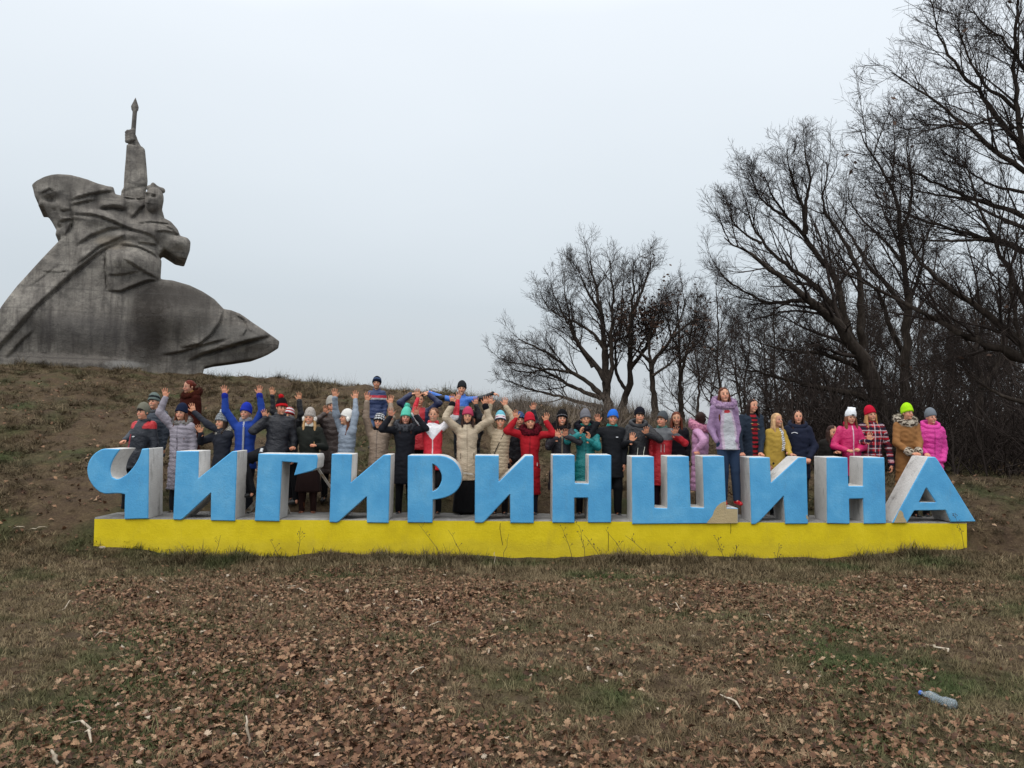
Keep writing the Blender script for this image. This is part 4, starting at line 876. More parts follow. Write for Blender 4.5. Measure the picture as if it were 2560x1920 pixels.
def puff(s, sp_, amp): return amp*(np.abs(np.sin(np.pi*s/sp_))**.7-.6)
PN = [0]
def person(label, face, Z, head=None, H=None, feet=None, zfeet=None, yaw=0, look=None, tilt=0, nod=0, hat=None, hair=None, jacket=None, legs=None, shoe='1a1a1c', hands=(None, None), skin=None, collar=None, scarf=None, seat=None, extra=None, smile=0, shoebig=1.0, plaid=None, group=None, bag=None):
    """face: photo pixel of the middle of the face; Z distance; hands: (image-left, image-right) = (px, py, pose, dy) or None for hanging"""
    k = PN[0]; PN[0] += 1
    rs = np.random.RandomState(900+k)
    C = at(face[0], face[1]-3, Z)
    fx = C[0] if feet is None else at(feet, 1290, Z)[0]
    if zfeet is None: zfeet = gz(fx, Z)
    hs = 1.0 if head is None else head
    if H is None: H = (C[2]-zfeet)/.93
    s = max(H, 1.25)/1.6; s = min(s, 1.12)
    base = np.array((fx, Z, zfeet)); E = empty('person', base, label, 'person', group)
    C = C-base                                            # everything below is relative to the feet
    look = yaw+rs.uniform(-6, 6) if look is None else look; yaw += rs.uniform(-7, 7); tilt += rs.uniform(-5, 5)
    yaw0 = yaw; yr = math.radians(yaw); rgt = np.array((math.cos(yr), math.sin(yr), 0)); fwd = np.array((math.sin(yr), -math.cos(yr), 0))
    ly = math.radians(yaw if look is None else look)
    Rz = np.array(Matrix.Rotation(ly, 3, 'Z')); Ry = np.array(Matrix.Rotation(math.radians(tilt), 3, 'Y')); Rx = np.array(Matrix.Rotation(math.radians(nod), 3, 'X'))
    HR = Ry@Rz@Rx
    hsc = hs*.95
    def toh(P): return ((P-C)@HR)/hsc
    def frh(p): return C+HR@(np.array(p, float)*hsc)
    nb = frh((0, .03, -.135)); N_ = np.array((nb[0], nb[1], nb[2]-.015))
    zs = N_[2]-.045*s                                     # shoulder height
    Hh = N_[2]+.0                                         # neck-base height above feet
    if seat is None:
        pel = np.array((N_[0]*.35, 0.02, max(Hh*.60, zs-.50*s)))
    else:
        pel = np.array(seat)-base
    J = dict(hem=.40, bulk=.018, col='222428', kind='nylon', puff=0, sleeve=None, zip=None, fn=None, bs=1.0)
    if jacket: J.update(jacket)
    bulk = J['bulk']; jc = lc(J['col'])
    SL = {}
    for i, sd in ((0, -1), (1, 1)):
        S = N_+rgt*sd*.136*s*J['bs']; S[2] = zs-.012; h = hands[i]; up, fo = .265*s, .235*s
        if h is None or h == 'pocket':
            el = S+rgt*sd*(.05 if h is None else .06)+np.array((0, .02, -up)); wr = el+fwd*(.05 if h is None else .12)+rgt*sd*(.0 if h is None else -.06)+np.array((0, 0, -fo*(.97 if h is None else .75)))
            SL[i] = (S, el, wr, (rgt*sd*.02+fwd*.12+np.array((0, 0, -1.0))), -rgt*sd*.6-fwd*.2, 'curl' if h is None else None); continue
        px, py = h[0], h[1]; pose = h[2] if len(h) > 2 else 'open'; dy = h[3] if len(h) > 3 else -.06
        Tg = at(px, py, Z+dy)-base
        above = Tg[2] > zs-.05
        if above: hd = (Tg-S); hd = hd/np.linalg.norm(hd)*.6+np.array((0, -.05, 1.0)); hd /= np.linalg.norm(hd)
        elif pose == 'open': hd = np.array((-sd*.15, -.1, 1.0)); hd /= np.linalg.norm(hd)
        else: hd = (Tg-(S+np.array((0, 0, -up))))+np.array((-sd*.1, -.02, 0)); hd /= np.linalg.norm(hd)
        if len(h) > 4: hd = np.array(h[4], float); hd /= np.linalg.norm(hd)
        hl = .058*(.9 if H < 1.5 else 1)
        Wr = Tg-hd*hl; D = Wr-S; dist = np.linalg.norm(D); m_ = up+fo
        if dist > m_*.985: q_ = dist/(m_*.985); up *= q_; fo *= q_
        elif dist < abs(up-fo)+.05: D = D/dist*(abs(up-fo)+.05); dist = abs(up-fo)+.05
        dist = np.linalg.norm(Wr-S); dd = (Wr-S)/dist; a_ = (up*up-fo*fo+dist*dist)/(2*dist); hh = math.sqrt(max(up*up-a_*a_, 0))
        pole = rgt*sd*(.42 if not above else .75)+np.array((0, 0, -1.0 if not above else -.55))+fwd*(.10 if not above else .25); pole -= pole@dd*dd; pole /= np.linalg.norm(pole)
        el = S+dd*a_+pole*hh
        SL[i] = (S, el, Wr, hd, np.array((0, -1.0, .05)) if pose == 'open' else np.array((-sd*.3, .1, -1.0)), pose)
    # ---- legs
    LG = []
    for i, sd in ((0, -1), (1, 1)):
        hip = pel+rgt*sd*.075*s
        if legs and 'path' in legs and legs['path'][i] is not None:
            kn, an = [np.array(at(*p))-base for p in legs['path'][i]]
        else:
            an = np.array((0, .0, .07))+rgt*sd*.085*s+fwd*(.01*sd); kn = (hip+an)/2+fwd*.02+np.array((0, 0, .02))
        LG.append((hip, kn, an))
    # ---- body core (one continuous surface with head and hands after union)
    def core(P):
        f = capsule(P, pel+np.array((0, 0, .02)), N_-np.array((0, 0, .12*s)), .095*s, .085*s)
        f = smin(f, capsule(P, N_-np.array((0, 0, .12*s)), N_+np.array((0, 0, .02)), .075*s, .045), .05)
        for i in (0, 1):
            S, el, wr = SL[i][:3]; f = smin(f, capsule(P, S*.85+N_*.15-np.array((0, 0, .02)), S, .045*s, .042*s), .04)
            f = smin(f, capsule(P, S, el, .041*s, .032*s), .02); f = smin(f, capsule(P, el, wr, .032*s, .023), .02)
            h_, kn, an = LG[i]; f = smin(f, capsule(P, h_, kn, .068*s, .045*s), .03); f = smin(f, capsule(P, kn, an, .045*s, .03), .02)
            f = smin(f, capsule(P, an, an+fwd*.09-np.array((0, 0, .03)), .03, .024), .02)
        return f
    pts = np.array([pel, N_, *[p for i in (0, 1) for p in SL[i][:3]], *[p for l in LG for p in l]])
    lo, hi = pts.min(0)-.17, pts.max(0)+.17
    V, Q_ = surface_nets(core, lo, hi, .024, 1.2)
    pieces = [(V, Q_), ((HV*hsc)@HR.T+C, HQ)]
    for i, sd in ((0, -1), (1, 1)):
        S, el, wr, hd, palm, pose = SL[i]
        if pose is None: continue
        hv, hq = HAND[pose]; hv = hv.copy()
        Rm = rot_to(hd, palm)
        # thumb on the inner side of a raised palm-forward hand (x axis decides)
        mir = (1 if (Rm[:, 0]@rgt)*sd < 0 else -1)
        if pose != 'open' and hands[i] is None: mir = 1 if Rm[:, 0]@fwd > 0 else -1
        if mir < 0: hv[:, 0] *= -1; hq = hq[:, ::-1]
        pieces.append((hv*(.86 if s < .95 else .93)@Rm.T+wr, hq))
    sk = lc(skin) if skin else (np.array(SKIN)*rs.uniform(.88, 1.05)*np.array((1, rs.uniform(.96, 1.04), rs.uniform(.94, 1.04))))
    JOBS.append((pieces, E, sk, C.copy(), HR.copy(), hsc))
    # ---- face features
    def M4(p, sc=(1, 1, 1), rz=0, R3=None):
        m = Matrix(HR.tolist() if R3 is None else R3.tolist()).to_4x4()@Matrix.Rotation(rz, 4, 'Y')@Matrix.Diagonal((sc[0]*hsc, sc[1]*hsc, sc[2]*hsc, 1)); m.translation = Vector([float(x) for x in frh(p)]); return m
    if face[1] > 0:
        for sx in (-1, 1): eye_obj(E, M4((sx*.029, -.0800, .006), (1, 1, 1)))
        bc = lc(hair[1] if hair else '4a3628')*.7; bk = tuple(np.round(bc, 3))
        bv, bq = tubes(np.array([[(-.016, .004, -.002), (-.006, -.002, .002), (.006, -.002, .002), (.016, .004, -.001)]], float), np.array([[.0018, .003, .003, .0018]]), 4)
        for sx in (-1, 1): part_mesh(brow_me, bk, 'eyebrow', bv, bq, MAT['hair'], bc, E, M4((sx*.030, -.0885, .024)))
        mv, mq = surface_nets((lambda P: ellip(P, (0, 0, 0), (.020, .006, .0062))) if smile < 1 else (lambda P: smax(ellip(P, (0, 0, .006), (.021, .006, .0125)), (P[:, 2]-.0035), .004)), (-.035, -.015, -.02), (.035, .015, .02), .0035)
        mc = np.broadcast_to(np.array(LIP), (len(mv), 3)).copy()
        if smile >= 1: ins = (np.abs(mv[:, 2]+.001) < .0042) & (np.abs(mv[:, 0]) < .016); mc[ins] = (.42, .38, .35)
        else: mc[np.abs(mv[:, 2]) < .0012] *= .45
        part_mesh(mouth_me, smile >= 1, 'mouth', mv, mq, MAT['skin'], mc, E, M4((0, -.0905, -.052)))
    # ---- jacket
    rz_pel = pel[2]; zhem = max(Hh*J['hem'], .02) if seat is None else pel[2]-.10
    zt = N_[2]+.02
    zz = np.array([min(zhem, rz_pel-.02)-.05, rz_pel-.01, rz_pel+.35*(zs-rz_pel), rz_pel+.75*(zs-rz_pel), zs-.015, zs+.03*s, zt+.01])
    fl = J.get('flare', 1.12)
    aa = np.array([.145*fl, .145, .126, .142, .135, .078, .056])*s*J['bs']+bulk; bb = np.array([.115*fl, .112, .100, .112, .092, .068, .055])*s+bulk
    cx = np.interp(zz, [0, rz_pel, N_[2]], [0 if seat is None else pel[0], pel[0], N_[0]]); cy = np.interp(zz, [0, rz_pel, N_[2]], [pel[1], pel[1], N_[1]*.9])
    pf = J['puff']
    def jack(P):
        z = P[:, 2]; a = np.interp(z, zz, aa); b_ = np.interp(z, zz, bb); x0 = np.interp(z, zz, cx); y0 = np.interp(z, zz, cy)
        dx = P[:, 0]-x0; dy = P[:, 1]-y0; u = (dx*rgt[0]+dy*rgt[1])/a; v = (dx*fwd[0]+dy*fwd[1])/b_
        f = (np.sqrt(u*u+v*v)-1)*np.minimum(a, b_)*.92
        if pf: f = f-puff(z+.012*noise3(P, 6, k+3), pf, .0072)
        f = np.maximum(f, z-zt)
        for i in (0, 1):
            S, el, wr, hd = SL[i][:4]
            d1, t1 = capsule(P, S, el, .050*s+bulk*.9, .040*s+bulk*.8, True); d2, t2 = capsule(P, el, wr-(wr-el)*.04, .040*s+bulk*.8, .029*s+bulk*.6, True)
            if pf:
                l1 = np.linalg.norm(el-S); l2 = np.linalg.norm(wr-el); d1 = d1-puff(t1*l1, pf, .0055); d2 = d2-puff(t2*l2, pf, .005)
            f = smin(f, smin(d1, d2, .02), .035 if i == 0 else .035)
        f = f+.006*noise3(P, 8, k)+.0042*noise3(P*np.array((1, 1, 1.5)), 19, k+40)+(.0026 if pf else .0040)*np.abs(noise3(P*np.array((.8, .8, 1.6)), 30, k+80))
        return np.where(z > zhem-.06, smax(f, zhem-z, .012), zhem-z+.02)
    lo = np.minimum(pts[:8].min(0), [N_[0]-.3, -.3, zhem])-.16; hi = pts[:8].max(0)+.16; lo[2] = max(lo[2], zhem-.03)
    V, Q_ = surface_nets(jack, lo, hi, .0125, 1.3)
    lz = V[:, 2]; xl = (V[:, 0]-np.interp(lz, zz, cx))*rgt[0]+(V[:, 1]-np.interp(lz, zz, cy))*rgt[1]; yl = (V[:, 0]-np.interp(lz, zz, cx))*fwd[0]+(V[:, 1]-np.interp(lz, zz, cy))*fwd[1]
    # which vertices belong to a sleeve, and where along it
    slv = np.zeros(len(V), dtype=bool); st = np.zeros(len(V))
    tb = (np.sqrt((xl/np.interp(lz, zz, aa))**2+(yl/np.interp(lz, zz, bb))**2)-1)*.11
    for i in (0, 1):
        S, el, wr = SL[i][:3]; d1, t1 = capsule(V, S, el, .050*s+bulk*.9, .040*s+bulk*.8, True); d2, t2 = capsule(V, el, wr, .040*s+bulk*.8, .029*s+bulk*.6, True)
        m = np.minimum(d1, d2) < tb-.004; slv |= m; st = np.where(m, np.where(d1 < d2, t1*.5, .5+t2*.5), st)
    c = np.broadcast_to(jc, (len(V), 3)).copy()
    if J['sleeve']: c[slv] = lc(J['sleeve'])
    if J['fn']: c = J['fn'](dict(z=lz, x=xl, y=yl, s=slv, st=st, zs=zs, zp=rz_pel, zh=zhem, side=np.sign(xl), sc=s), c)
    if pf:   # seams take the dirt and stay a touch darker
        pass
    if J['zip']: m = (np.abs(xl) < .008) & (yl > 0) & ~slv; c[m] = lc(J['zip'])
    mk('jacket' if J['hem'] > .38 else 'coat', V, Q_, MAT[J['kind']], E, col=c)
    if J.get('cuff'):
        cv, cq = [], []
        for i in (0, 1):
            S, el, wr = SL[i][:3]; d = (wr-el)/np.linalg.norm(wr-el)
            if SL[i][5] is None: continue
            r_ = .031*s+bulk*.7+.004; fu = J.get('cufffur', False); r_ += .014 if fu else 0
            v_, q_ = surface_nets(lambda P: capsule(P, wr-d*.045, wr-d*.012, r_, r_)+(.004*noise3(P, 60, 3) if fu else 0), wr-.12, wr+.12, .011)
            cc = np.broadcast_to(lc(J['cuff']), (len(v_), 3)).copy()
            if fu: nn_ = noise3(v_, 70, 5); cc[nn_ > .25] = lc('3a2c22')
            mk('cuff', v_, q_, MAT['fur' if fu else 'knit'], E, col=cc)
    # ---- trousers
    LGc = dict(col='15161a', kind='cloth', r=1.0); LGc.update(legs or {})
    def trou(P):
        f = ellip(P, pel+np.array((0, 0, -.01)), (.135*s, .105*s, .13*s))
        for i in (0, 1):
            h_, kn, an = LG[i]; f = smin(f, capsule(P, h_, kn, .085*s*LGc['r'], .062*s*LGc['r']), .03); f = smin(f, capsule(P, kn, an+np.array((0, 0, .02)), .062*s*LGc['r'], .048*s*LGc['r']), .02)
        return f+.006*noise3(P, 11, k+7)
    lp = np.array([p for l in LG for p in l]+[pel]); V, Q_ = surface_nets(trou, lp.min(0)-.16, lp.max(0)+np.array((.16, .16, .14)), .017, 1.2)
    c = np.broadcast_to(lc(LGc['col']), (len(V), 3)).copy()
    if LGc.get('fn'): c = LGc['fn'](V, c)
    mk(LGc.get('name', 'trousers'), V, Q_, MAT[LGc['kind']], E, col=c)
    if LGc.get('skirt'):
        z0, z1, cs = LGc['skirt']; zA, zB = Hh*z0, Hh*z1
        def skf(P):
            t_ = np.clip((zB-P[:, 2])/(zB-zA), 0, 1); r_ = (.155+.05*t_)*s; an_ = np.arctan2(P[:, 1]-pel[1], P[:, 0]-pel[0]); r_ = r_+.008*np.sin(an_*11)*t_
            rr_ = np.hypot(P[:, 0]-pel[0]*t_-(1-t_)*pel[0], (P[:, 1]-pel[1])*1.25); return smax(rr_-r_, np.maximum(zA-P[:, 2], P[:, 2]-zB), .01)
        V, Q_ = surface_nets(skf, (pel[0]-.32, pel[1]-.3, zA-.05), (pel[0]+.32, pel[1]+.3, zB+.05), .016); mk('skirt', V, Q_, MAT['cloth'], E, col=np.broadcast_to(lc(cs), (len(V), 3)))
    # ---- shoes
    for i in (0, 1):
        h_, kn, an = LG[i]; bt = LGc.get('boot', .10)
        fw = fwd+rgt*(.15 if i else -.15); fw /= np.linalg.norm(fw)
        if legs and legs.get('toe') is not None: fw = np.array(legs['toe'], float); fw /= np.linalg.norm(fw)
        hz = an[2]-.07
        def shf(P):
            f = capsule(P, an+np.array((0, 0, -.025))-fw*.02, an+fw*.125*shoebig+np.array((0, 0, -.038)), .040, .034); dk = (kn-an)/np.linalg.norm(kn-an)
            f = smin(f, capsule(P, an-np.array((0, 0, .01)), an+dk*bt, .040, .043*(1.25 if bt > .15 else 1)), .02); return smax(f, hz-P[:, 2], .006)
        V, Q_ = surface_nets(shf, an-np.array((.2, .2, .1)), an+np.array((.2, .2, .12+bt)), .014)
        c = np.broadcast_to(lc(shoe), (len(V), 3)).copy(); c[V[:, 2] < hz+.018] = c[V[:, 2] < hz+.018]*.5+.02
        mk('boot' if bt > .11 else 'shoe', V, Q_, MAT['leather'], E, col=c)
    # ---- hair
    if hair:
        kind, hc = hair[0], lc(hair[1]); side = hair[2] if len(hair) > 2 else 0
        Rinv = HR
        locks = []
        dn = lambda x, y, z: C+rgt*x*hsc+np.array((0, 0, z*hsc))-fwd*(-y)*hsc*-1 if False else C+rgt*x*hsc+fwd*(-y)*hsc+np.array((0, 0, z*hsc))
        Lg = {'long': .40, 'bob': .17, 'mid': .26}.get(kind, 0)
        if Lg:
            for sx in (-1, 1):
                m_ = 1.0 if side == 0 or side == sx else .55
                for j, (x_, y_) in enumerate(((.076, -.020), (.080, .008), (.062, .05), (.03, .075))):
                    p0 = frh((sx*x_, y_, -.01)); p1 = dn(sx*(x_+.012), y_-.012, -.14*min(1, Lg/.2)); p2 = dn(sx*(x_+.014-.01*j), y_-(.062 if j < 2 else -.0), -Lg*m_*(1.05-.08*j))
                    locks.append((p0, p1, p2, .017 if j < 1 else .022 if j < 2 else .030))
        def hairf(P):
            q = toh(P); f = ellip(q, (0, .018, .030), (.081, .099, .090))*hsc
            gr = .0025*np.sin(np.arctan2(q[:, 1]-.02, q[:, 0])*26+4*noise3(P, 8, 2))
            cut = (.050-q[:, 2])*.8-.0; face_ = np.maximum(-(q[:, 1]+.028), -q[:, 2]-.2)  # remove the face window
            win = np.maximum(np.maximum(q[:, 1]+.030, q[:, 2]-np.where(kind != 'fringe', .078-.75*np.abs(q[:, 0]-.006), .040+.2*np.abs(q[:, 0]))), np.abs(q[:, 0])-.2)
            f = smax(f, -win*hsc, .008)
            for p0, p1, p2, r_ in locks:
                f = smin(f, smin(capsule(P, p0, p1, r_*.85*hsc, r_*hsc), capsule(P, p1, p2, r_*hsc, r_*.55*hsc), .01), .018)
            if kind in ('long', 'mid', 'bob'):
                # keep the locks off the middle of the face
                w2 = np.maximum(np.maximum(q[:, 1]+.045, np.abs(q[:, 0])-.058), np.abs(q[:, 2]+.03)-.085); f = smax(f, -w2*hsc, .01)
            if kind == 'tied': f = smin(f, ellip(q, (.02, .10, .03), (.03, .04, .035))*hsc, .02)
            return f+gr+.003*noise3(P*np.array((1, 1, .3)), 40, 9)
        lo = C-.16; hi = C+.16
        if Lg: lo = np.array((C[0]-.2, C[1]-.2, C[2]-Lg-.1)); hi = C+.2
        V, Q_ = surface_nets(hairf, lo, hi, .0115, 1.3)
        st_ = noise3(V*np.array((1, 1, .15)), 45, 6)[:, None]; mk('hair', V, Q_, MAT['hair'], E, col=np.clip(hc*(1+.28*st_), 0, 1))
        if kind == 'fringe':
            v_, q_ = surface_nets(lambda P: smax(smax(ellip(toh(P), (0, -.004, .030), (.078, .095, .082)), toh(P)[:, 1]+.045, .01), -toh(P)[:, 2]+.030, .006), C-.13, C+.13, .009)
            if len(v_): mk('fringe', v_, q_, MAT['hair'], E, col=np.broadcast_to(hc, (len(v_), 3)))
    # ---- hat
    if hat:
        hc = hat.get('col', '333333'); tall = hat.get('tall', 0.0)*1.3+.014
        cz = .005+hat.get('up', 0)
        def hf(P):
            q = toh(P); f = ellip(q, (0, .014+tall*.15, .036+tall*.3), (.090, .108, .096+tall)); pl_ = -(q[:, 2]-(cz-.40*q[:, 1]))
            if hat.get('ears'): # flaps or low sides
                pl_ = np.minimum(pl_, np.maximum(-(q[:, 2]+.075), np.maximum(np.abs(q[:, 1]-.02)-.045, -np.abs(q[:, 0])+.05)))
            f = smax(f, pl_, .006)
            bd = np.maximum(ellip(q, (0, .014, .036), (.094, .112, .100)), np.maximum(pl_, -pl_-hat.get('band', .038)))
            if hat.get('band', .038) > 0: f = smin(f, bd, .004)
            if hat.get('cat'):
                for sx in (-1, 1): f = smin(f, ellip(q, (sx*.052, .01, .122+tall), (.020, .016, .022)), .02)
            if hat.get('slouch'): f = smin(f, ellip(q, (.0+hat['slouch']*.02, .05, .115), (.05, .06, .035)), .03)
            an_ = np.arctan2(q[:, 1]-.014, q[:, 0]); return (f+.0016*np.sin(an_*30)+.002*noise3(P, 18, k))*hsc
        V, Q_ = surface_nets(hf, C-.19, C+.21, .0095, 1.3)
        q = toh(V); c = np.broadcast_to(lc(hc), (len(V), 3)).copy(); lev = q[:, 2]+.40*q[:, 1]
        if hat.get('fn'): c = hat['fn'](q, lev, c)
        Ho = mk('hat', V, Q_, MAT['knit'], E, col=c)
        if hat.get('pom'):
            p = frh((hat.get('px', 0), .03, .145+tall*1.2)); r_ = hat.get('pr', .036)
            v_, q_ = surface_nets(lambda P: np.linalg.norm(P-p, axis=1)-r_-.004*noise3(P, 90, 2), p-.07, p+.07, .010); f1, f2 = fuzz(v_, q_, 260, .012, k)
            mk('pompom', np.concatenate([v_, f1]), np.concatenate([q_, f2+len(v_)]), MAT['fur'], Ho, col=np.broadcast_to(lc(hat['pom']), (len(v_)+len(f1), 3)))
        if hat.get('muff'):
            for sx in (-1, 1):
                p = frh((sx*.088, .0, -.012)); v_, q_ = surface_nets(lambda P: ellip(P, p, (.026, .036, .038))-.003*noise3(P, 80, 2), p-.07, p+.07, .010); f1, f2 = fuzz(v_, q_, 220, .014, k)
                mk('ear_muff', np.concatenate([v_, f1]), np.concatenate([q_, f2+len(v_)]), MAT['fur'], E, col=np.broadcast_to(lc(hat['muff']), (len(v_)+len(f1), 3)))
        if hat.get('logo'):
            lm = MB()
            for dx_, an_ in ((-.014, .7), (0, 0), (.014, -.7)):
                cc = np.array((dx_, -.110, .052)); pts_ = []
                for u_ in range(8):
                    t_ = u_/8*6.283; x_, z_ = .006*math.cos(t_), .012*math.sin(t_); pts_.append(frh(cc+np.array((x_*math.cos(an_)-z_*math.sin(an_)*1.0, 0, z_*math.cos(an_)+x_*math.sin(an_)))))
                back = [p+HR@np.array((0, .02, 0)) for p in pts_]; n_ = 8
                lm.add(pts_+back, [tuple(range(8))]+[(u_, (u_+1) % 8, 8+(u_+1) % 8, 8+u_) for u_ in range(8)])
            lo_ = mk('emblem', lm.v, lm.f, MAT['cloth'], E, False, col=np.broadcast_to((.015, .015, .02), (len(lm.v), 3)))
    # ---- collar: fur ring, plain hood or standing collar
    cen = N_+np.array((0, 0, .022))-fwd*.012
    if collar:
        kd, cc = collar[0], lc(collar[1]); R0_, r0_ = {'fur': (.108, .040), 'hood': (.112, .036), 'stand': (.066, .020), 'bigfur': (.130, .052)}[kd]
        def cf(P):
            q = P-cen; u = q@rgt; v = q@fwd; z = q[:, 2]+.35*v*(1 if kd != 'stand' else .3); rr_ = np.hypot(u, v*1.15)-R0_*s
            f = np.hypot(rr_, z*(.75 if kd != 'stand' else .55))-r0_*(1-.25*(v > 0)*np.clip(v/.1, 0, 1))
            if kd != 'stand': f = f+.0*u
            am = {'fur': .007, 'bigfur': .008, 'hood': .003, 'stand': .001}[kd]; return f+am*noise3(P, 40, k)
        V, Q_ = surface_nets(cf, cen-np.array((.24, .24, .14)), cen+np.array((.24, .24, .14)), .0125, 1.3)
        c = np.broadcast_to(cc, (len(V), 3)).copy()
        if kd in ('fur', 'bigfur'):
            if len(collar) > 2: nn_ = noise3(V, 55, 5); c[nn_ > .15] = lc(collar[2])
            f1, f2 = fuzz(V, Q_, 1500, .022, k); cf_ = np.repeat(c[Q_[np.random.RandomState(k).randint(0, len(Q_), 1500)][:, 0]], 4, 0)
            mk('fur_collar', np.concatenate([V, f1]), np.concatenate([Q_, f2+len(V)]), MAT['fur'], E, col=np.concatenate([c, cf_]))
        else: mk('hood' if kd == 'hood' else 'collar', V, Q_, MAT[J['kind']], E, col=c)
    if scarf:
        cc = lc(scarf)
        def sf(P):
            q = P-cen-np.array((0, 0, .012)); rr_ = np.hypot(q@rgt, (q@fwd)*1.1)-.068; an_ = np.arctan2(q[:, 1], q[:, 0]); return np.hypot(rr_, q[:, 2]*.7)-.030+.004*np.sin(an_*5+q[:, 2]*60)
        V, Q_ = surface_nets(sf, cen-.16, cen+.16, .012); mk('scarf', V, Q_, MAT['knit'], E, col=np.broadcast_to(cc, (len(V), 3)))
    ctx = dict(E=E, C=C, N=N_, s=s, rgt=rgt, fwd=fwd, frh=frh, zs=zs, pel=pel, base=base, aa=aa, bb=bb, zz=zz, cx=cx, cy=cy, SL=SL, zhem=zhem, HR=HR, hsc=hsc)
    if extra:
        for e in (extra if isinstance(extra, list) else [extra]): e(ctx)
    return ctx
def front_pt(c, x, z, off=.006):
    """point on the chest, x across, z above the feet"""
    a = np.interp(z, c['zz'], c['aa']); b_ = np.interp(z, c['zz'], c['bb']); v = b_*math.sqrt(max(0, 1-(x/a)**2))+off
    return np.array((np.interp(z, c['zz'], c['cx']), np.interp(z, c['zz'], c['cy']), z))+c['rgt']*x+c['fwd']*v
def strip(name, pts, r, colr, mat='cloth'):
    """a cord, strap, zip or print line lying on the chest; pts (x, z fraction from hem 0 to shoulder 1)"""
    def fn(c):
        P = [front_pt(c, x, c['pel'][2]+(c['zs']-c['pel'][2])*z, .010) for x, z in pts]; m = max(4, len(P)*3); P = resample(P, m)
        v, q = tubes(P[None], np.full((1, m), r), 5); mk(name, v, q, MAT[mat], c['E'], col=np.broadcast_to(lc(colr), (len(v), 3)))
    return fn
def plate(name, x, z, w, h, colr, mat='leather', round_=False, off=.012):
    def fn(c):
        zz_ = c['pel'][2]+(c['zs']-c['pel'][2])*z; n = 10
        if round_: ring = [(math.cos(t)*w/2, math.sin(t)*h/2) for t in np.linspace(0, 6.283, n, endpoint=False)]
        else: ring = [(-w/2, -h/2), (0, -h/2), (w/2, -h/2), (w/2, 0), (w/2, h/2), (0, h/2), (-w/2, h/2), (-w/2, 0)]
        n = len(ring); A = [front_pt(c, x+a, zz_+b_, off+.004) for a, b_ in ring]; B = [front_pt(c, x+a, zz_+b_, off-.012) for a, b_ in ring]
        mk(name, A+B, [tuple(range(n))]+[(i, (i+1) % n, n+(i+1) % n, n+i) for i in range(n)], MAT[mat], c['E'], False, col=np.broadcast_to(lc(colr), (2*n, 3)))
    return fn
# colour patterns (cloth dyes and prints)
def f_redshoulder(d, c):
    m = (d['z'] > d['zs']-.055) & (np.abs(d['x']) > .075); c[m] = lc('b0262c'); m = (np.abs(d['x']+.09) < .018) & (d['y'] > 0) & ~d['s'] & (d['z'] < d['zs']-.14); c[m] = lc('8f2028'); return c
def f_stripes_boy(d, c):
    z = d['z']-d['zs']; c[(z < -.055) & (z > -.095)] = lc('b5283a'); c[(z <= -.10) & (z > -.135)] = lc('9a9a9c'); return c
def f_blueboy(d, c):
    z = d['z']-d['zs']; m = ~d['s']; c[m & (z < .06) & (z > -.13)] = lc('3b6fc4'); c[m & (z <= -.13) & (z > -.20)] = lc('70747c'); c[m & (z < -.20)] = lc('1c1f28'); c[(d['s']) & (d['st'] < .35)] = lc('3b6fc4'); return c
def f_tracksuit(d, c):
    v = (d['z']-(d['zs']-.20))-np.abs(d['x'])*1.15; m = (v > 0) & ~d['s']; c[m] = lc('e6e6ea'); c[d['s']] = lc('e6e6ea'); c[d['s'] & (d['st'] > .50)] = lc('cf2a3a'); return c
def f_redgrey(d, c):
    m = (d['z'] > d['zs']-.13); c[m] = lc('55585c'); c[d['s']] = lc('b0202a'); m = (d['z'] > d['zs']-.06); c[m] = lc('55585c'); return c
def f_plaid(d, c):
    u = np.where(d['s'], d['st']*.5, d['x']); z = d['z']; a = np.mod(u, .095) < .04; b = np.mod(z, .095) < .04; c[:] = lc('a81826'); c[a] = lc('5a1420'); c[b] = lc('45101c'); c[a & b] = lc('14182e')
    c[(np.mod(u+.02, .095) < .010)] = lc('b9aeb4'); c[(np.mod(z+.02, .095) < .010)] = lc('b9aeb4'); return c
def f_plaidred(d, c):
    m = (np.abs(d['x']) < .05) & (d['y'] > 0) & ~d['s']; c[m] = lc('141214'); mm = m & (np.mod(d['z'], .07) < .035); c[mm] = lc('8e1420'); return c
def f_lilac(d, c):
    m = (np.abs(d['x']) < .036+.16*np.clip(d['zs']-d['z'], 0, .30)) & (d['y'] > 0) & ~d['s']; c[m] = lc('b4b6bc'); e = (np.abs(np.abs(d['x'])-.054-.16*np.clip(d['zs']-d['z'], 0, .30)) < .018) & (d['y'] > 0) & ~d['s']; c[e] = lc('b9a6b8'); c[m & (d['z'] > d['zs']-.075) & (d['z'] < d['zs']-.03)] = lc('b4202c'); return c
def f_mustard(d, c):
    m = (np.abs(d['x']-.035) < .035) & (d['y'] > 0) & ~d['s'] & (d['z'] > d['zs']-.30); c[m] = lc('e8e8ea'); n = m & (np.mod(d['z']+.3*np.abs(d['x']), .03) < .014); c[n] = lc('17171a'); return c
def f_open(colin, w=.035, cut=.6):
    def fn(d, c):
        m = (np.abs(d['x']) < w) & (d['y'] > 0) & ~d['s']; c[m] = lc(colin); return c
    return fn
def hat_stripes(*cols, w=.018):
    def fn(q, lev, c):
        i = (np.floor(lev/w)).astype(int) % len(cols); return np.array([lc(x) for x in cols])[i]
    return fn
def hat_bands(bands):
    def fn(q, lev, c):
        for lo, hi, cc in bands: c[(lev >= lo) & (lev < hi)] = lc(cc)
        return c
    return fn
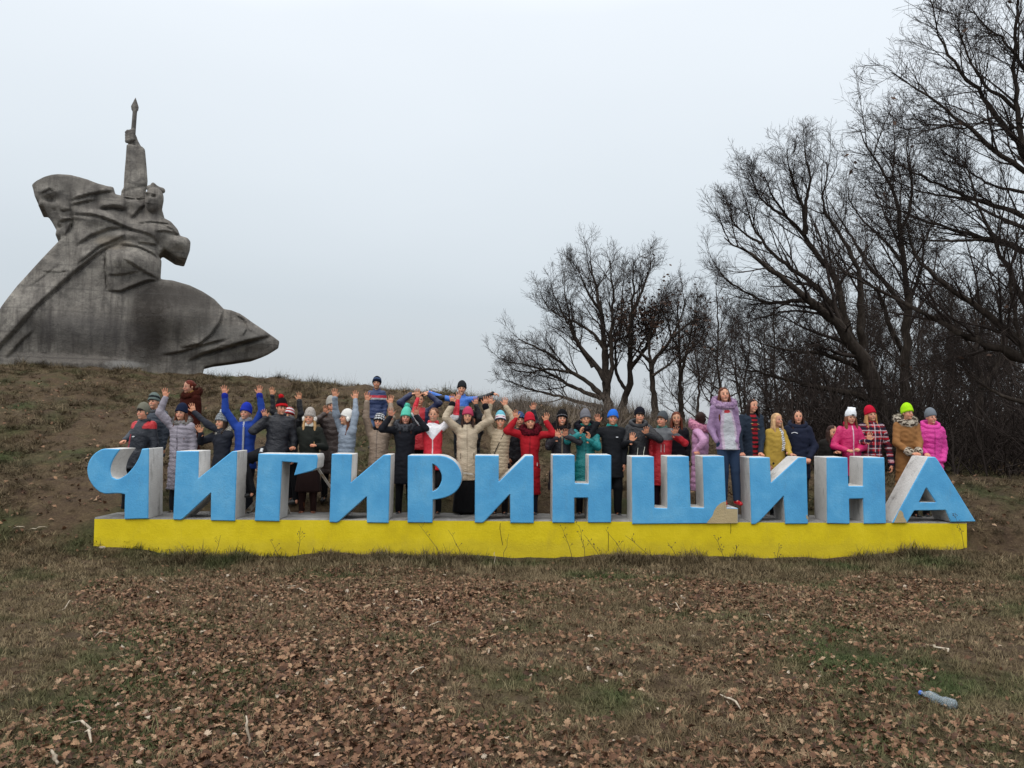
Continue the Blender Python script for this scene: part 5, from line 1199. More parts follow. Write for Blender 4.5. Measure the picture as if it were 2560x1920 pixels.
def hat_zig(a, b):
    def fn(q, lev, c):
        an = np.arctan2(q[:, 1], q[:, 0]); m = np.sin(an*12)*.012+np.mod(lev, .045) > .025; c[:] = lc(a); c[m] = lc(b); return c
    return fn

def f_thigh(V, c):
    m = (np.abs(V[:, 0]+.20) < .022) & (V[:, 1] < -.02) & (V[:, 2] > .55); top = V[m][:, 2].max() if m.any() else 0; c[m & (V[:, 2] > top-.09) & (V[:, 2] < top-.035)] = lc('c8cacc'); return c
PT = .485      # top of the plinth
def row(px, extra=0): X = (px-CX)/F*12.6; return 12.62+.0655*X+extra
def hp(*a): return a
P_ = person
# left end
P_('boy in a dark jacket with red shoulders and olive grey beanie at the letter Ч', (357, 1034), row(357, -.02), zfeet=PT, feet=322, yaw=-14, look=-18, hat=dict(col='6b6a5e', tall=.012, band=0, ears=True), hair=('fringe', '1e1712'), smile=1,
   jacket=dict(col='22262f', fn=f_redshoulder, hem=.5, kind='nylon', bulk=.022), legs=dict(col='14161c'), collar=('stand', '20242c'), extra=plate('oval_badge', -.01, .66, .045, .018, 'c8cace', round_=True))
P_('boy in a slate jacket and grey green knitted hat behind the red shouldered boy', (384.5, 1008), row(384, .38), yaw=-8, hat=dict(col='5f6a66', fn=hat_bands([(.05, .09, '1c2022')]), tall=.01), smile=1, hair=('fringe', '2a2019'),
   jacket=dict(col='333c48', hem=.48, kind='nylon', bulk=.03, puff=.07), hands=((306, 1104, 'grip', -.25), None), collar=('hood', '262a30'), legs=dict(col='15171c'))
P_('girl in a long lavender grey puffer coat and navy beanie waving one hand high', (453, 1036), row(453), zfeet=PT, yaw=4, hat=dict(col='1a2136', tall=.015, band=.03), hair=('long', '5a3524', 1), jacket=dict(col='8d8791', hem=.28, puff=.062, bulk=.022, zip='6f6973'),
   hands=(hp(413, 984, 'open', -.08), None), collar=('fur', '84817f', '6a6764'), legs=dict(col='23262c', boot=.3), shoe='2a2320', extra=[plate('button', .0, .35, .016, .016, '1a1a1c', round_=True), plate('button', .0, .10, .016, .016, '1a1a1c', round_=True), plate('button', .0, .62, .016, .016, '1a1a1c', round_=True)])
P_('woman with red hair and a dark reddish brown fur coat standing on the slope', (472, 970), 13.6, yaw=-35, look=-32, nod=8, hair=('tied', '5a1f10'), jacket=dict(col='37150f', hem=.30, kind='fur', bulk=.03, flare=1.3), collar=('bigfur', '3a1810'), scarf='8a6a3a', legs=dict(col='1a1512'), head=1.02)
P_('girl in a dark navy jacket with white fur collar stretching both hands to the side', (553, 1059), row(553), zfeet=PT, yaw=-22, look=-22, tilt=-6, smile=1, hat=dict(col='6f7376', fn=hat_zig('5f6468', '8c9093'), pom='dfe6ea', tall=.01, pr=.03), hair=('bob', '2c201a'),
   jacket=dict(col='20232c', hem=.46, kind='cloth', bulk=.018, fn=lambda d, c: c), hands=(hp(498, 1074, 'open', -.15), hp(482, 1021, 'open', .15)), collar=('fur', 'b9b6ae', '7a756c'), legs=dict(col='14151a'))
P_('girl in a bright blue jacket and royal blue beanie with both arms straight up', (614, 1035), row(614), zfeet=PT, yaw=0, smile=1, hat=dict(col='20329a', tall=.018), jacket=dict(col='1d3c8c', hem=.50, kind='cloth', bulk=.016, cuff='1c2a86', zip='a8aab4'), hands=(hp(561, 977), hp(649, 977)), scarf='8a8c94',
   legs=dict(col='1a1d26'), extra=[strip('scarf_end', [(.015, .95), (.018, .6), (.012, .15)], .014, '8f9198', 'knit')])
P_('boy with red and black pompom hat sitting on the letters with one leg dangling', (704, 1022), 12.3, zfeet=gz(-3.4, 12.3), feet=690, seat=tuple(at(690, 1128, 12.3)), yaw=12, look=32, nod=8, hat=dict(col='b81c22', fn=hat_bands([(-.2, .028, 'b81c22'), (.05, .3, '1b1416')]), pom='c22028', px=-.02, tall=.012), hair=('fringe', '20140f'),
   jacket=dict(col='181a22', kind='nylon', bulk=.026), hands=(hp(662, 1036, 'open', -.1), None), legs=dict(col='101116', r=1.1, path=[((607, 1150, 12.05), (630, 1232, 11.95)), ((730, 1150, 12.45), (742, 1250, 12.5))], toe=(-1, -.35, -.12), fn=f_thigh), shoebig=1.2, collar=('stand', '181a22'))
P_('child in black with a grey hat hidden behind the sitting boy, both arms up', (722, 1042), row(722, .42), yaw=5, hat=dict(col='8d9094', fn=hat_stripes('a32a30', 'c9cace', w=.03)), jacket=dict(col='14151a', kind='nylon', hem=.46, bulk=.02), hands=(hp(680, 980), hp(748, 993)), legs=dict(col='121318'))
P_('blonde girl in a black green coat with striped beanie and white ear muffs', (774, 1048), row(774), zfeet=PT, yaw=2, smile=1, hat=dict(col='b3aca6', fn=hat_stripes('b9b2aa', '77706c', w=.013), tall=.02, muff='e8e4dc'), hair=('long', 'b89468'), jacket=dict(col='191c18', hem=.52, kind='cloth', bulk=.02),
   hands=(hp(730, 1119, 'curl', -.15), hp(784, 1113, 'grip', -.24)), legs=dict(col='2a1613', kind='cloth', boot=.34, skirt=(.27, .55, '241312'), name='tights'), shoe='6b3a20', scarf='d6d2c8')
P_('girl in taupe coat and grey hat with brown pompom behind the grey blue jacket', (829, 1018), row(829, .45), yaw=10, look=20, hat=dict(col='9a968f', pom='7a6a5c', px=.06, pr=.045, tall=.02), hair=('bob', '4a3a30'), jacket=dict(col='463b38', hem=.33, kind='nylon', bulk=.02, puff=.09), hands=(hp(814, 1026, 'open', -.22), None), scarf='8c8f90', legs=dict(col='15151a'))
P_('girl seen side on in a pale grey blue jacket, white beanie and white ear muffs', (866, 1048), row(866, -.04), zfeet=PT, yaw=-38, look=-62, hat=dict(col='d3d1cc', muff='f0ece6', band=.03, tall=.006), hair=('mid', '5b3524'), jacket=dict(col='7d8896', hem=.44, kind='nylon', puff=.075, bulk=.016, bs=.92), hands=(hp(837, 985, 'open', -.1), hp(889, 990, 'open', .1)),
   collar=('stand', '8a94a2'), legs=dict(col='1a1c22'))
P_('boy in a tan hooded coat and black hat with a white zigzag, arms up', (948, 1058), row(948, .08), zfeet=PT, yaw=-2, smile=1, hat=dict(fn=hat_zig('17181c', 'c6c8cc'), tall=.006), hair=('fringe', '1e1712'), jacket=dict(col='8a7868', hem=.34, kind='nylon', bulk=.024, zip='5d5046'), hands=(hp(918, 993), hp(977, 1001, 'open', .15)), scarf='15151a', legs=dict(col='14151a'))
P_('boy high on the slope in a navy puffer with one red and one grey stripe', (942, 961), 15.2, yaw=0, hat=dict(col='161b2a', ears=True, fn=hat_bands([(.06, .09, '40506e')])), jacket=dict(col='26355c', fn=f_stripes_boy, puff=.07, hem=.52, bulk=.022), legs=dict(col='5b7296'), collar=('stand', '222f52'))
P_('girl in a long black coat and turquoise pompom beanie, palms out at her shoulders', (1015, 1047), row(1015), zfeet=PT, yaw=2, hat=dict(col='5cbfa8', pom='58bda6', tall=.025, pr=.040), hair=('mid', '3a241c'), jacket=dict(col='12141c', hem=.36, kind='cloth', bulk=.02), hands=(hp(977, 1032, 'open', -.18), hp(1041, 1030, 'open', -.18)), collar=('bigfur', '4a4c52', '2c2d32'), legs=dict(col='0f1014', boot=.2))
P_('smiling girl in a red tracksuit top with a white V yoke, arms thrown up', (1084, 1040), row(1084), zfeet=PT, yaw=0, tilt=8, smile=1, hair=('tied', '6a4a38'), jacket=dict(col='cb2434', fn=f_tracksuit, hem=.50, kind='nylon', bulk=.010, zip='e4e4e8'), hands=(hp(1044, 985), hp(1146, 992, 'open', .05)), legs=dict(col='16171c'), collar=('stand', 'cb2434'))
P_('child in navy and red jacket behind the tracksuit girl, elbows out, hands on head', (1049, 1003), row(1049, .9), yaw=0, hair=('short', '2a201a'), jacket=dict(col='1c2547', fn=f_open('a81c28', .09), hem=.48, kind='nylon', bulk=.022), hands=(hp(1036, 984, 'curl', -.02, (1, 0, .2)), hp(1063, 984, 'curl', -.02, (-1, 0, .2))), legs=dict(col='15161c'))
P_('boy on the slope with arms stretched wide, dark beanie and blue, grey and black jacket', (1154.5, 975), 14.6, yaw=0, hat=dict(col='26282b', tall=.012), jacket=dict(col='14161c', fn=f_blueboy, hem=.46, kind='nylon', bulk=.018), hands=(hp(1066, 981, 'curl', 0, (-1, 0, -.1)), hp(1240, 985, 'curl', 0, (1, 0, -.25))), legs=dict(col='121318'), collar=('stand', '3b6fc4'))
P_('dark clothed child hidden behind the girl in beige, one black sleeve raised', (1180, 1052), row(1180, .45), yaw=0, hat=dict(col='1a1a1e'), jacket=dict(col='121317', kind='nylon', bulk=.03, hem=.3), hands=(None, hp(1190, 1004)), legs=dict(col='0e0f13'))
P_('girl in a beige hip length coat and raspberry beanie with both arms up', (1169, 1044), row(1169, -.05), zfeet=PT, yaw=0, hat=dict(col='b0405c', tall=.012), hair=('bob', '33211b'), jacket=dict(col='b5a58e', hem=.40, kind='nylon', bulk=.020, cuff='17171c', zip='9a8a76'), hands=(hp(1131, 999), hp(1214, 1004)), scarf='3a2f30',
   legs=dict(col='0d0d11', skirt=(.05, .45, '0d0d11'), boot=.2), extra=[strip('pocket', [(-.10, .28), (-.105, .10)], .004, '6a5e50'), strip('pocket', [(.10, .28), (.105, .10)], .004, '6a5e50')])
def bag_fn(c):
    p = front_pt(c, -.13, c['pel'][2]+.08, .02); m = MB(); v, q = surface_nets(lambda P: np.maximum(np.maximum(np.abs(P[:, 0]-p[0])-.05, np.abs(P[:, 1]-p[1])-.025), np.abs(P[:, 2]-p[2])-.07)-.008, p-.12, p+.12, .014)
    mk('small_bag', v, q, MAT['leather'], c['E'], col=np.broadcast_to((.012, .012, .014), (len(v), 3)))
P_('girl in a cream coat with striped turquoise, pink and white hat and a strap bag', (1251, 1056), row(1251), zfeet=PT, yaw=3, hat=dict(fn=hat_bands([(-.3, .022, '4a5068'), (.022, .045, 'e6e2e6'), (.045, .06, '9a3a68'), (.06, .085, 'dfe6e8'), (.085, .4, '6aaec0')]), tall=.022, col='6aaec0'), hair=('fringe', '2a1c18'), jacket=dict(col='a8977e', hem=.28, puff=.055, bulk=.018, bs=.95), smile=1,
   hands=(hp(1226, 1003), hp(1263, 1006, 'open', .05)), legs=dict(col='17181d', boot=.2), extra=[strip('bag_strap', [(.06, 1.0), (.0, .75), (-.09, .35), (-.13, .12)], .006, '15151a'), bag_fn])
P_('child in a patterned navy hat behind the red coat, one black sleeve raised', (1299, 1053), row(1299, .42), yaw=5, hat=dict(fn=hat_zig('232c48', '4d6388')), jacket=dict(col='14161f', hem=.4, kind='nylon', bulk=.02), hands=(None, hp(1334, 1018)), legs=dict(col='121318'))
P_('girl in a long crimson coat with fur trimmed hood and red beanie, arms up', (1325, 1059), row(1325), zfeet=PT, yaw=0, hat=dict(col='b02030', tall=.02), jacket=dict(col='9f1420', hem=.26, kind='cloth', bulk=.022, zip='7a0e18'), hands=(hp(1289, 1038, 'open', -.08), hp(1366, 1045, 'open', -.08)), collar=('bigfur', '5a1420', '3a0c14'), legs=dict(col='1c2030'),
   extra=[plate('reflector', -.10, .12, .010, .05, 'd8d4d0'), plate('reflector', .12, .05, .010, .05, 'd8d4d0')])
P_('girl in a charcoal belted coat and black banded hat, hands up before her chest', (1405, 1050), row(1405), zfeet=PT, yaw=4, smile=1, hat=dict(col='131316', fn=hat_bands([(.03, .042, '6a6a6e')]), tall=.01), hair=('bob', '241a17'), jacket=dict(col='24242a', hem=.30, kind='nylon', bulk=.020, flare=1.35, zip='8a7f6a'), hands=(hp(1394, 1086, 'open', -.26), hp(1414, 1083, 'open', -.26)), collar=('fur', '2a2628', '1a181a'),
   legs=dict(col='121216'), extra=[plate('belt_buckle', 0, .22, .045, .05, 'c9a860'), strip('belt', [(-.14, .21), (-.07, .22), (0, .22), (.07, .22), (.14, .21)], .014, '101012', 'leather')])
P_('child in a long teal coat and grey knitted beanie with a black fur hood', (1464, 1051), row(1464), zfeet=PT, yaw=0, hat=dict(col='6c6c72', tall=.022), jacket=dict(col='17787a', hem=.28, kind='nylon', bulk=.018, puff=.15, zip='0f4a4c'), hands=(hp(1452, 1077, 'curl', -.24, (.1, -.2, 1)), hp(1472, 1090, 'curl', -.24, (.1, -.2, 1))), collar=('bigfur', '14141a', '22222a'), legs=dict(col='121319', boot=.22), scarf='1f6a62')
P_('grinning boy in black jacket with teal collar and bright blue beanie, one palm raised', (1532, 1049), row(1532), zfeet=PT, yaw=-2, smile=1, hat=dict(col='2a6ac8', tall=.006), hair=('fringe', '7a5a40'), jacket=dict(col='14161b', hem=.44, kind='cloth', bulk=.024), hands=(hp(1494, 1048, 'open', -.1), None), collar=('stand', '178a86'), legs=dict(col='121317', r=1.15), extra=plate('badge', .06, .80, .035, .012, 'd8dade'))
P_('boy in a black jacket with pale reflective piping and dark hood, palms pushed forward', (1599, 1043), row(1599), zfeet=PT, yaw=0, hat=dict(col='17171f', ears=True, tall=.008, band=0), hair=('fringe', '1a1412'), jacket=dict(col='15161b', hem=.46, kind='nylon', bulk=.024), hands=(hp(1580, 1094, 'open', -.28), hp(1616, 1077, 'open', -.26)), collar=('hood', '17181d'), legs=dict(col='121318'),
   extra=[strip('reflective_piping', [(-.04, .42), (-.055, .2), (-.06, .0)], .005, 'd4d6c8'), strip('reflective_piping', [(.07, .45), (.045, .25), (.04, .0)], .005, 'd4d6c8')])
P_('boy in a red jacket with grey yoke and grey beanie looking to one side', (1655, 1053), row(1655), zfeet=PT, yaw=-8, look=-38, hat=dict(col='4a4f53', tall=.008, band=.0), hair=('fringe', '4a3424'), jacket=dict(col='ab1f28', fn=f_redgrey, hem=.36, kind='nylon', bulk=.02), hands=(None, hp(1689, 1078, 'open', -.2)), collar=('stand', '1f5a50'), legs=dict(col='241420'),
   extra=[strip('white_tape', [(-.02, .62), (-.02, .38)], .004, 'c9c4c4'), strip('white_tape', [(.03, .62), (.03, .38)], .004, 'c9c4c4')])
P_('girl with long reddish brown hair and dark top leaning behind the red jacket boy', (1691, 1049), row(1691, .30), yaw=-5, look=-10, hair=('long', '5e3020', 1), jacket=dict(col='17151c', hem=.4, kind='cloth', bulk=.012), legs=dict(col='14151a'))
P_('girl in a pale pink jacket with pink fur hood turning her dark haired head away', (1752, 1050), row(1752), zfeet=PT, yaw=60, look=150, hair=('mid', '2a1a15'), jacket=dict(col='bd8fb2', hem=.30, kind='nylon', bulk=.02, puff=.09), hands=(hp(1741, 1131, 'curl', -.3, (0, -1, -.2)), None), collar=('bigfur', 'c88aa0', 'a86a88'), legs=dict(col='16171c'))
P_('tall girl in open lilac jacket, grey shirt and jeans standing on the letter Щ', (1810, 990), 12.25, zfeet=.745, feet=1826, yaw=2, look=0, nod=-4, hair=('long', '55301f'), jacket=dict(col='8f7396', hem=.55, kind='nylon', bulk=.014, fn=f_lilac, bs=.98), hands=('pocket', 'pocket'), collar=('bigfur', 'a48aa6', '8a6f90'), legs=dict(col='24354e'), shoe='b5121e', head=1.04)
P_('smiling dark haired girl in a navy jacket over a red and black checked shirt', (1882, 1017), row(1882), zfeet=PT, yaw=8, look=18, tilt=4, smile=1, hair=('long', '20130f'), jacket=dict(col='1d2836', fn=f_plaidred, hem=.5, kind='cloth', bulk=.014), hands=(hp(1855, 1136, 'grip', -.28, (-.2, -1, -.3)), hp(1905, 1136, 'grip', -.28, (.1, -1, -.3))), legs=dict(col='14151a'),
   extra=[strip('toggle', [(-.07, .82), (-.035, .83)], .006, 'b08a50', 'leather'), strip('toggle', [(.035, .82), (.07, .80)], .006, 'b08a50', 'leather'), strip('toggle', [(-.07, .68), (-.035, .69)], .006, 'b08a50', 'leather'), strip('toggle', [(.035, .68), (.07, .66)], .006, 'b08a50', 'leather')])
P_('blonde girl in a mustard jacket over a black and white striped top', (1943, 1053), row(1943), zfeet=PT, yaw=22, look=24, hair=('long', 'bc9870'), jacket=dict(col='a78a3c', fn=f_mustard, hem=.5, kind='cloth', bulk=.016), hands=(None, hp(1984, 1137, 'grip', -.30, (1, -.6, -.2))), legs=dict(col='14151a'), smile=1)
P_('dark haired girl in a navy coat with white chest trim behind the last И', (1995, 1045), row(1995, .05), zfeet=PT, yaw=-8, look=-12, hair=('long', '2c1b17', 1), jacket=dict(col='141a2e', hem=.42, kind='cloth', bulk=.022), hands=(None, hp(2021, 1150, 'curl', -.2)), collar=('hood', '141a2e'), legs=dict(col='0f1016'),
   extra=[strip('white_trim', [(-.12, .86), (-.08, .90), (-.03, .86)], .007, 'd0d2da')])
P_('brown haired girl in dark clothes ducking low between the navy coat and the pink jacket', (2081, 1083), row(2081, .12), zfeet=PT, yaw=12, look=14, tilt=10, nod=10, smile=1, hair=('mid', '33201a'), jacket=dict(col='15120f', hem=.40, kind='cloth', bulk=.02), hands=(None, hp(2096, 1130, 'grip', -.3, (.2, -1, .2))), legs=dict(col='101014'))
P_('girl in magenta jacket and white eared beanie with a dark emblem, scarf over chin', (2127, 1047), row(2127), zfeet=PT, yaw=0, nod=4, hat=dict(col='dfe2e6', tall=.018, cat=True, band=.0, logo=True), hair=('long', '6a4430'), jacket=dict(col='b81a5c', hem=.46, kind='nylon', bulk=.018, zip='c9bcc6', puff=.14), scarf='a0223a', hands=(hp(2125, 1127, 'grip', -.26), hp(2144, 1124, 'grip', -.28)), legs=dict(col='121318'))
P_('fair girl in a red checked jacket and crimson beanie tilting her head and waving', (2177, 1040), row(2177, .02), zfeet=PT, yaw=4, look=2, tilt=-14, hat=dict(col='b01630', tall=.012), hair=('long', 'a87c50', 1), jacket=dict(col='a81826', fn=f_plaid, hem=.36, kind='cloth', bulk=.020), hands=(hp(2173, 1093, 'open', -.26), hp(2230, 1172, 'curl', -.05, (0, -.1, -1))), legs=dict(col='16171f'), collar=('stand', 'a02030'))
P_('girl in a tan coat with spotted fur hood and a neon yellow green beanie', (2269, 1036), row(2269, -.02), zfeet=PT, yaw=6, look=14, hat=dict(col='a2d820', tall=.022, band=.045), jacket=dict(col='8a6038', hem=.33, kind='cloth', bulk=.022, cuff='b0a595', cufffur=True), hands=(hp(2285, 1134, 'curl', -.28, (.6, -.9, -.2)), hp(2296, 1134, 'curl', -.30, (-.4, -.9, -.2))), collar=('bigfur', 'b5ab9c', '3a2e26'), legs=dict(col='16161a'), hair=('tied', '5a4030'))
P_('girl in a hot pink quilted jacket and grey beanie leaning on the letter А', (2328, 1047), row(2328), zfeet=PT, yaw=0, look=2, hat=dict(col='6f757d', tall=.016, band=.0), jacket=dict(col='c8308c', hem=.36, puff=.075, bulk=.022, zip='a81c72'), hands=(hp(2317, 1137, 'curl', -.30, (-.3, -1, -.3)), 'pocket'), collar=('hood', 'd63a98'), legs=dict(col='16161b'))
# ---- unite head, hands and trunk into one continuous body each, in one evaluation
tmp = bpy.data.collections.new('assembly'); COL.children.link(tmp); made = []
def rawobj(V, Q_):
    me = bpy.data.meshes.new('b'); n = len(Q_); V = np.asarray(V, dtype=np.float32)
    me.vertices.add(len(V)); me.vertices.foreach_set('co', V.ravel()); me.loops.add(4*n); me.loops.foreach_set('vertex_index', np.ascontiguousarray(Q_).astype(np.int32).ravel()); me.polygons.add(n); me.polygons.foreach_set('loop_start', np.arange(0, 4*n, 4, dtype=np.int32)); me.update(calc_edges=True)
    o = bpy.data.objects.new('b', me); tmp.objects.link(o); return o
for pieces, E, sk, C_h, HR_, hsc_ in JOBS:
    obs = [rawobj(*p) for p in pieces]
    for o in obs[1:]:
        m = obs[0].modifiers.new('u', 'BOOLEAN'); m.operation = 'UNION'; m.solver = 'MANIFOLD'; m.object = o
    made.append(obs)
dg = bpy.context.evaluated_depsgraph_get()
for (pieces, E, sk, C_h, HR_, hsc_), obs in zip(JOBS, made):
    me = bpy.data.meshes.new_from_object(obs[0].evaluated_get(dg)); me.name = 'body'
    if len(me.vertices) < len(pieces[0][0]): print('UNION FAILED', E['label'])
    n = len(me.vertices); co = np.zeros(n*3, dtype=np.float32); me.vertices.foreach_get('co', co); co = co.reshape(-1, 3)
    q = ((co-C_h)@HR_)/hsc_; c = np.broadcast_to(sk, (n, 3)).copy()
    ch = 1.15*np.exp(-(((np.abs(q[:, 0])-.036)/.018)**2+((q[:, 2]+.028)/.018)**2))*(q[:, 1] < -.03); c = c*(1-ch[:, None]*np.array((.0, .28, .25)))
    nz_ = np.exp(-((q[:, 0]/.014)**2+((q[:, 1]+.1)/.02)**2+((q[:, 2]+.02)/.014)**2)); c = c*(1-nz_[:, None]*np.array((0, .2, .18)))
    hand = np.linalg.norm(q, axis=1) > .2; c[hand] = c[hand]*np.array((1.0, .88, .85))
    me.materials.clear(); me.materials.append(MAT['skin']); setcol(me, c); me.polygons.foreach_set('use_smooth', np.ones(len(me.polygons), dtype=bool))
    o = bpy.data.objects.new('body', me); COL.objects.link(o); o.parent = E
for obs in made:
    for o in obs:
        me = o.data; bpy.data.objects.remove(o); bpy.data.meshes.remove(me)
bpy.data.collections.remove(tmp)

# ------------------------------------------------------------ leaves, grass, weeds, sticks
def project(X, Y, Z):
    d = np.stack([X-CAM[0], Y-CAM[1], Z-CAM[2]], -1); w = d@_F; return CX+F*(d@_R)/w, CY-F*(d@_U)/w
def leaf_mesh(seed, lobes=True):
    """a dry curled oak leaf, 1 unit long"""
    r = np.random.RandomState(seed); n = 9; V = []; Fc = []
    ts = np.linspace(0, 1, n); mid = []
    curl = r.uniform(-.9, .9); fold = r.uniform(.05, .5); tw = r.uniform(-.5, .5)
    for i, t_ in enumerate(ts):
        w = (.05+.30*math.sin(min(t_*1.08, 1)*math.pi)**.8)*(1+(.32 if i % 2 else -.34)*(0 < i < n-1)); z = curl*.35*math.sin(t_*2.6)+r.uniform(-.02, .02)
        a = tw*(t_-.5); e = w*math.cos(fold); h = w*math.sin(fold)
        V += [(t_-.5, 0, z), (t_-.5+.05, e*math.cos(a), z+h+e*math.sin(a)), (t_-.5+.05, -e*math.cos(a), z+h*r.uniform(.4, 1)-e*math.sin(a))]
    for i in range(n-1):
        a, b_ = i*3, (i+1)*3; Fc += [(a, b_, b_+1, a+1), (a, a+2, b_+2, b_)]
    V += [(-.5, .012, V[0][2]), (-.5, -.012, V[0][2]), (-.72, 0, V[0][2]+r.uniform(-.05, .1))]; k = len(V); Fc.append((k-3, k-2, k-1))
    return V, Fc
leafm, t, b = newmat('dry_oak_leaf'); oi = t.nodes.new('ShaderNodeObjectInfo'); co = coords(t)
c = ramp(t, oi.outputs['Random'], [(0, (.050, .025, .015)), (.25, (.105, .050, .027)), (.5, (.170, .085, .046)), (.7, (.24, .130, .075)), (.9, (.33, .195, .11)), (.985, (.40, .28, .18)), (1, (.50, .42, .33))])
n_ = noise_node(t, co, 5, 4, .7); c = mixc(t, 1.0, c, ramp(t, n_, [(.3, g3(.55)), (.6, g3(1.0))]), 'MULTIPLY'); L(t, c, b.inputs['Base Color']); b.inputs['Roughness'].default_value = .75; b.inputs['Specular IOR Level'].default_value = .25
leaf_src = bpy.data.collections.new('leaf_sources'); LM = []
for k in range(6):
    V, Fc = leaf_mesh(k*7+1); me = bpy.data.meshes.new('leaf'); me.from_pydata(V, [], Fc); me.materials.append(leafm); me.polygons.foreach_set('use_smooth', np.ones(len(me.polygons), dtype=bool)); me.update(); LM.append(me)
    leaf_src.objects.link(bpy.data.objects.new('leaf_shape', me))
def scatter(name, P, rot, scl, idx, coll, kind='stuff', parent=None):
    me = bpy.data.meshes.new(name); n = len(P); me.vertices.add(n); me.vertices.foreach_set('co', np.asarray(P, dtype=np.float32).ravel())
    a = me.attributes.new('rot', 'FLOAT_VECTOR', 'POINT'); a.data.foreach_set('vector', np.asarray(rot, dtype=np.float32).ravel())
    a = me.attributes.new('scl', 'FLOAT_VECTOR', 'POINT'); a.data.foreach_set('vector', np.asarray(scl, dtype=np.float32).ravel())
    a = me.attributes.new('idx', 'INT', 'POINT'); a.data.foreach_set('value', np.asarray(idx, dtype=np.int32))
    o = bpy.data.objects.new(name, me); COL.objects.link(o); o['kind'] = kind
    g = bpy.data.node_groups.new(name+'_scatter', 'GeometryNodeTree'); g.interface.new_socket('Geometry', in_out='INPUT', socket_type='NodeSocketGeometry'); g.interface.new_socket('Geometry', in_out='OUTPUT', socket_type='NodeSocketGeometry')
    gi, go = g.nodes.new('NodeGroupInput'), g.nodes.new('NodeGroupOutput'); ip = g.nodes.new('GeometryNodeInstanceOnPoints'); ci = g.nodes.new('GeometryNodeCollectionInfo')
    ci.inputs['Collection'].default_value = coll; ci.inputs['Separate Children'].default_value = True; ci.inputs['Reset Children'].default_value = True
    def na(nm, ty):
        q = g.nodes.new('GeometryNodeInputNamedAttribute'); q.data_type = ty; q.inputs['Name'].default_value = nm; return q.outputs['Attribute']
    g.links.new(gi.outputs[0], ip.inputs['Points']); g.links.new(ci.outputs[0], ip.inputs['Instance']); ip.inputs['Pick Instance'].default_value = True
    g.links.new(na('idx', 'INT'), ip.inputs['Instance Index']); g.links.new(na('rot', 'FLOAT_VECTOR'), ip.inputs['Rotation']); g.links.new(na('scl', 'FLOAT_VECTOR'), ip.inputs['Scale']); g.links.new(ip.outputs[0], go.inputs[0])
    m = o.modifiers.new('scatter', 'NODES'); m.node_group = g; return o
rs = np.random.RandomState(21)
# leaf positions: thick drifts near the camera, thin on the mown strip before the plinth
n = 200000; Y = np.sqrt(rs.uniform(2.9**2, 11.7**2, n)); X = rs.uniform(-.78, .78, n)*(Y+.6); Z = ground_z(X, Y); px, py = project(X, Y, Z)
def g2(cx, cy, rx, ry): return np.exp(-(((px-cx)/rx)**2+((py-cy)/ry)**2))
dn = .30+.42*noise2(X, Y, 1.1, 31)+.30*noise2(X, Y, 2.7, 32)
dn += .75*g2(650, 1640, 620, 260)+.55*g2(1000, 1440, 500, 60)+.40*g2(1900, 1500, 420, 60)+.85*g2(1100, 1900, 1300, 150)+.35*g2(2250, 1560, 260, 120)+.3*g2(300, 1900, 500, 160)
dn -= .9*g2(60, 1580, 230, 120)+.45*g2(1500, 1580, 330, 110)+.5*g2(2200, 1760, 420, 110)+.5*g2(0, 1440, 420, 50)+.3*g2(2500, 1600, 200, 300)
dn -= np.clip((1462-py)/40, 0, 2.2)*(py < 1462)
keep = rs.uniform(0, 1, n) < np.clip(dn, .02, 1)*np.clip(1.1-.035*Y, .35, 1); X, Y, Z, px, py = (a[keep] for a in (X, Y, Z, px, py))
n = len(X); sc_ = rs.triangular(.016, .030, .062, n)*np.interp(Y, [3, 11], [.95, 1.15]); rx_, ry_ = rs.normal(size=n)*.45, rs.normal(size=n)*.45; rx_ += (rs.uniform(0, 1, n) < .3)*3.1; rz_ = rs.uniform(0, 6.28, n); idx = rs.randint(0, 6, n); Zl = Z+sc_*.12+rs.uniform(-.004, .02, n)
inview = (px > -30) & (px < 2590) & (py < 1950); order = np.argsort(-(sc_/Y)*inview)[:300]; big = np.zeros(n, dtype=bool); big[order] = True
for k in order:
    o = bpy.data.objects.new('leaf', LM[idx[k]]); COL.objects.link(o); o.parent = ground; o.location = (float(X[k]), float(Y[k]), float(Zl[k])); o.rotation_euler = (float(rx_[k]), float(ry_[k]), float(rz_[k])); o.scale = (float(sc_[k]),)*3
m = ~big
# leaves on the slope behind and at its foot
n2 = 9000; Y2 = rs.uniform(11, 24, n2); X2 = rs.uniform(-.72, .72, n2)*Y2; k2 = ((X2 > 5.5) | (X2 < -5.6) | (Y2 > 13.3)) & (rs.uniform(0, 1, n2) < .16+.5*(noise2(X2, Y2, .8, 41) > .2)); X2, Y2 = X2[k2], Y2[k2]; Z2 = ground_z(X2, Y2)+.02; n2 = len(X2)
A = lambda a, b_: np.concatenate([a, b_])
s2 = rs.uniform(.05, .09, n2); sl = A(sc_[m], s2)
scatter('fallen_leaves', np.stack([A(X[m], X2), A(Y[m], Y2), A(Zl[m], Z2)], 1), np.stack([A(rx_[m], rs.normal(size=n2)*.4), A(ry_[m], rs.normal(size=n2)*.4), A(rz_[m], rs.uniform(0, 6.28, n2))], 1), np.stack([sl]*3, 1), A(idx[m], rs.randint(0, 6, n2)), leaf_src)
